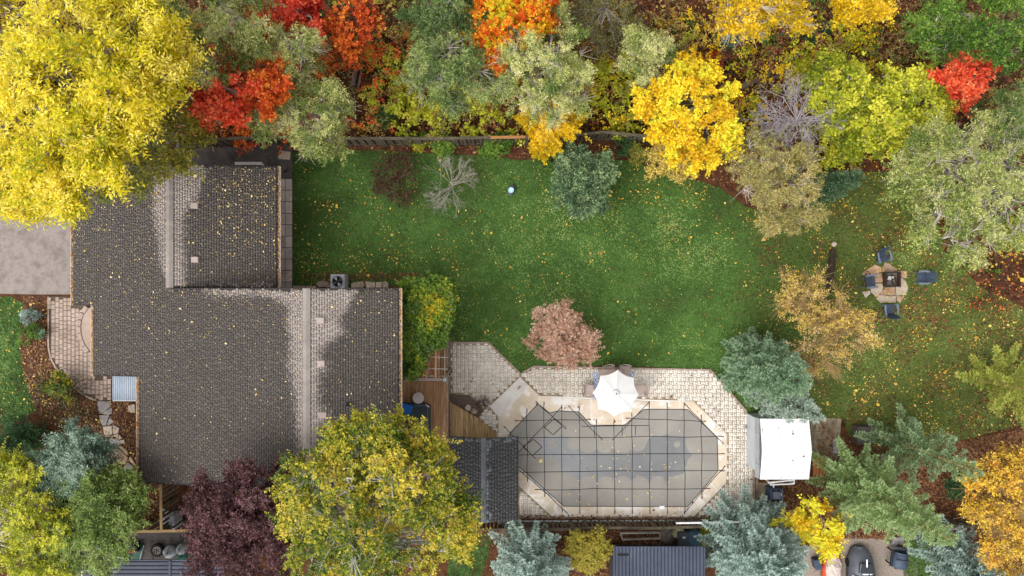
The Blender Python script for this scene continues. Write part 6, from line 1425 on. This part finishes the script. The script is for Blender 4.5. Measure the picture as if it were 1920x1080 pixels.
# undergrowth that reads as one mass
def undergrowth(label, poly, n, pal_, r, tb, leaf, seed, prob=None, hmax=1.4, holes=()):
    C, O = [], []
    while len(C) < n:
        x, y = rng.uniform(poly[0], poly[2]), rng.uniform(poly[1], poly[3])
        if prob and rng.random() > prob(x, y): continue
        k = rng.integers(3, 9); z = rng.uniform(.2, hmax); c = np.array(P(x, y, z))
        for _ in range(k): C.append(c+rng.normal(0, r, 3)*[1, 1, .5]); O.append(rng.normal(0, .6, 3)+UP)
    C = np.array(C); C[:, 2] = np.maximum(C[:, 2], .1); O = nrm(np.array(O))
    g, t, (a, b) = starburst(C, O, 4, .34, 4, leaf[0], leaf[1], .2, np.full(len(C), tb)+rng.normal(0, .2, len(C)), .15)
    tag(obj('undergrowth', *g, LM[pal_], tint=t, kind='stuff'), label, 'undergrowth')
    sel = rng.random(len(a)) < .4
    return a[sel], b[sel]
pb = lambda cx, cy, sx, sy: (lambda x, y: math.exp(-((x-cx)/sx)**2-((y-cy)/sy)**2))
BR = []
BR.append(undergrowth('yellow-green broad-leaved undergrowth behind the left half of the fence', (650,60,1000,250), 420, 'ygreen', .35, .75, (.16,.13), 1, lambda x, y: .08+.92*pb(820,170,80,70)(x, y)))
BR.append(undergrowth('yellow undergrowth behind the middle of the fence', (1000,90,1300,245), 330, 'ygreen', .35, .7, (.15,.11), 2))
BR.append(undergrowth('yellow and lime undergrowth below the gold trees', (1380,40,1640,300), 250, 'ygreen', .35, .65, (.15,.11), 3, lambda x, y: .3+.7*pb(1540,130,60,90)(x, y)))
BR.append(undergrowth('dull green undergrowth across the top of the tree belt', (600,-20,1920,130), 330, 'green', .35, .45, (.13,.08), 4))
BR.append(undergrowth('russet undergrowth in the darker gaps of the tree belt', (380,-20,1920,250), 700, 'litter', .4, .5, (.13,.08), 5, hmax=2.0))
BR.append(undergrowth('dry straw-coloured undergrowth scattered through the tree belt', (600,-20,1900,240), 380, 'paleY', .35, .5, (.12,.08), 6))
BR.append(undergrowth('green undergrowth under the huge feathery tree', (1700,180,1930,500), 260, 'green', .35, .5, (.12,.07), 7))
BR.append(undergrowth('orange undergrowth at the foot of the red maples', (370,180,640,262), 240, 'orange', .3, .4, (.13,.1), 8))
BR.append(undergrowth('rust-red twiggy scrub filling the tree belt between the crowns', (560,-20,1900,225), 850, 'scrubr', .5, .5, (.085,.05), 9, hmax=2.6))
BR.append(undergrowth('olive twiggy scrub filling the tree belt between the crowns', (600,-20,1920,225), 950, 'dull2', .5, .6, (.09,.05), 10, lambda x, y: .25+pb(1660,110,90,60)(x, y)+pb(1140,40,80,50)(x, y)+.7*pb(1220,200,40,50)(x, y), hmax=3.2))
BR.append(undergrowth('loose yellow leaves on thin stems through the middle of the tree belt', (900,20,1660,240), 330, 'yellow', .5, .45, (.11,.08), 12, hmax=2.2))
BR.append(undergrowth('small orange leaves scattered through the left of the tree belt', (380,0,760,230), 200, 'orange', .4, .3, (.11,.08), 11, hmax=2.6))
a = np.concatenate([q[0] for q in BR]); b = np.concatenate([q[1] for q in BR]); base = a.copy(); base[:, 2] = 0; base[:, :2] += rng.normal(0, .25, (len(a), 2))
sel = rng.random(len(a)) < .3
# long leaning dead stems and brush
n = 1500; p0 = np.stack([rng.uniform(-15, 24, n), rng.uniform(7.8, 15.5, n), np.zeros(n)], 1); dd = nrm(rng.normal(0, 1, (n, 3))*[1, 1, .4]+UP*.35); p1 = p0+dd*rng.uniform(.5, 1.9, (n, 1))
tag(obj('brush', *cat([seggeo(base[sel], b[sel], .012, .006, 4), seggeo(p0, p1, .014, .006, 4)]), MT['barkr'], kind='stuff'), 'tangle of bare reddish stems on the floor of the tree belt', 'brush')
# fallen logs and leaning trunks in the belt
for lab, pts, r in (('grey fallen log below the golden tree at top right', ((1385,165),(1440,140),(1500,100)), .16), ('second grey fallen log crossing left of the yellow-green trees', ((1440,150),(1500,125),(1530,118)), .10), ('dark leaning trunk in the brown undergrowth left of centre', ((662,160),(672,90),(676,-20)), .13), ('thin brown log next to the leaning trunk', ((672,165),(682,110),(700,60)), .07)):
    zt = [r, r+.25, r+.5]; tag(MB().tube([P(x, y, z) for (x, y), z in zip(pts, zt)], [r, r*.9, r*.6], 8).obj('fallen_log', MT['bark']), lab, 'log')
print('TRIS', sum(sum(len(p.vertices)-2 for p in m.polygons) if len(m.polygons) < 3000 else len(m.polygons)*2 for m in bpy.data.meshes), 'OBJECTS', len(bpy.data.objects))
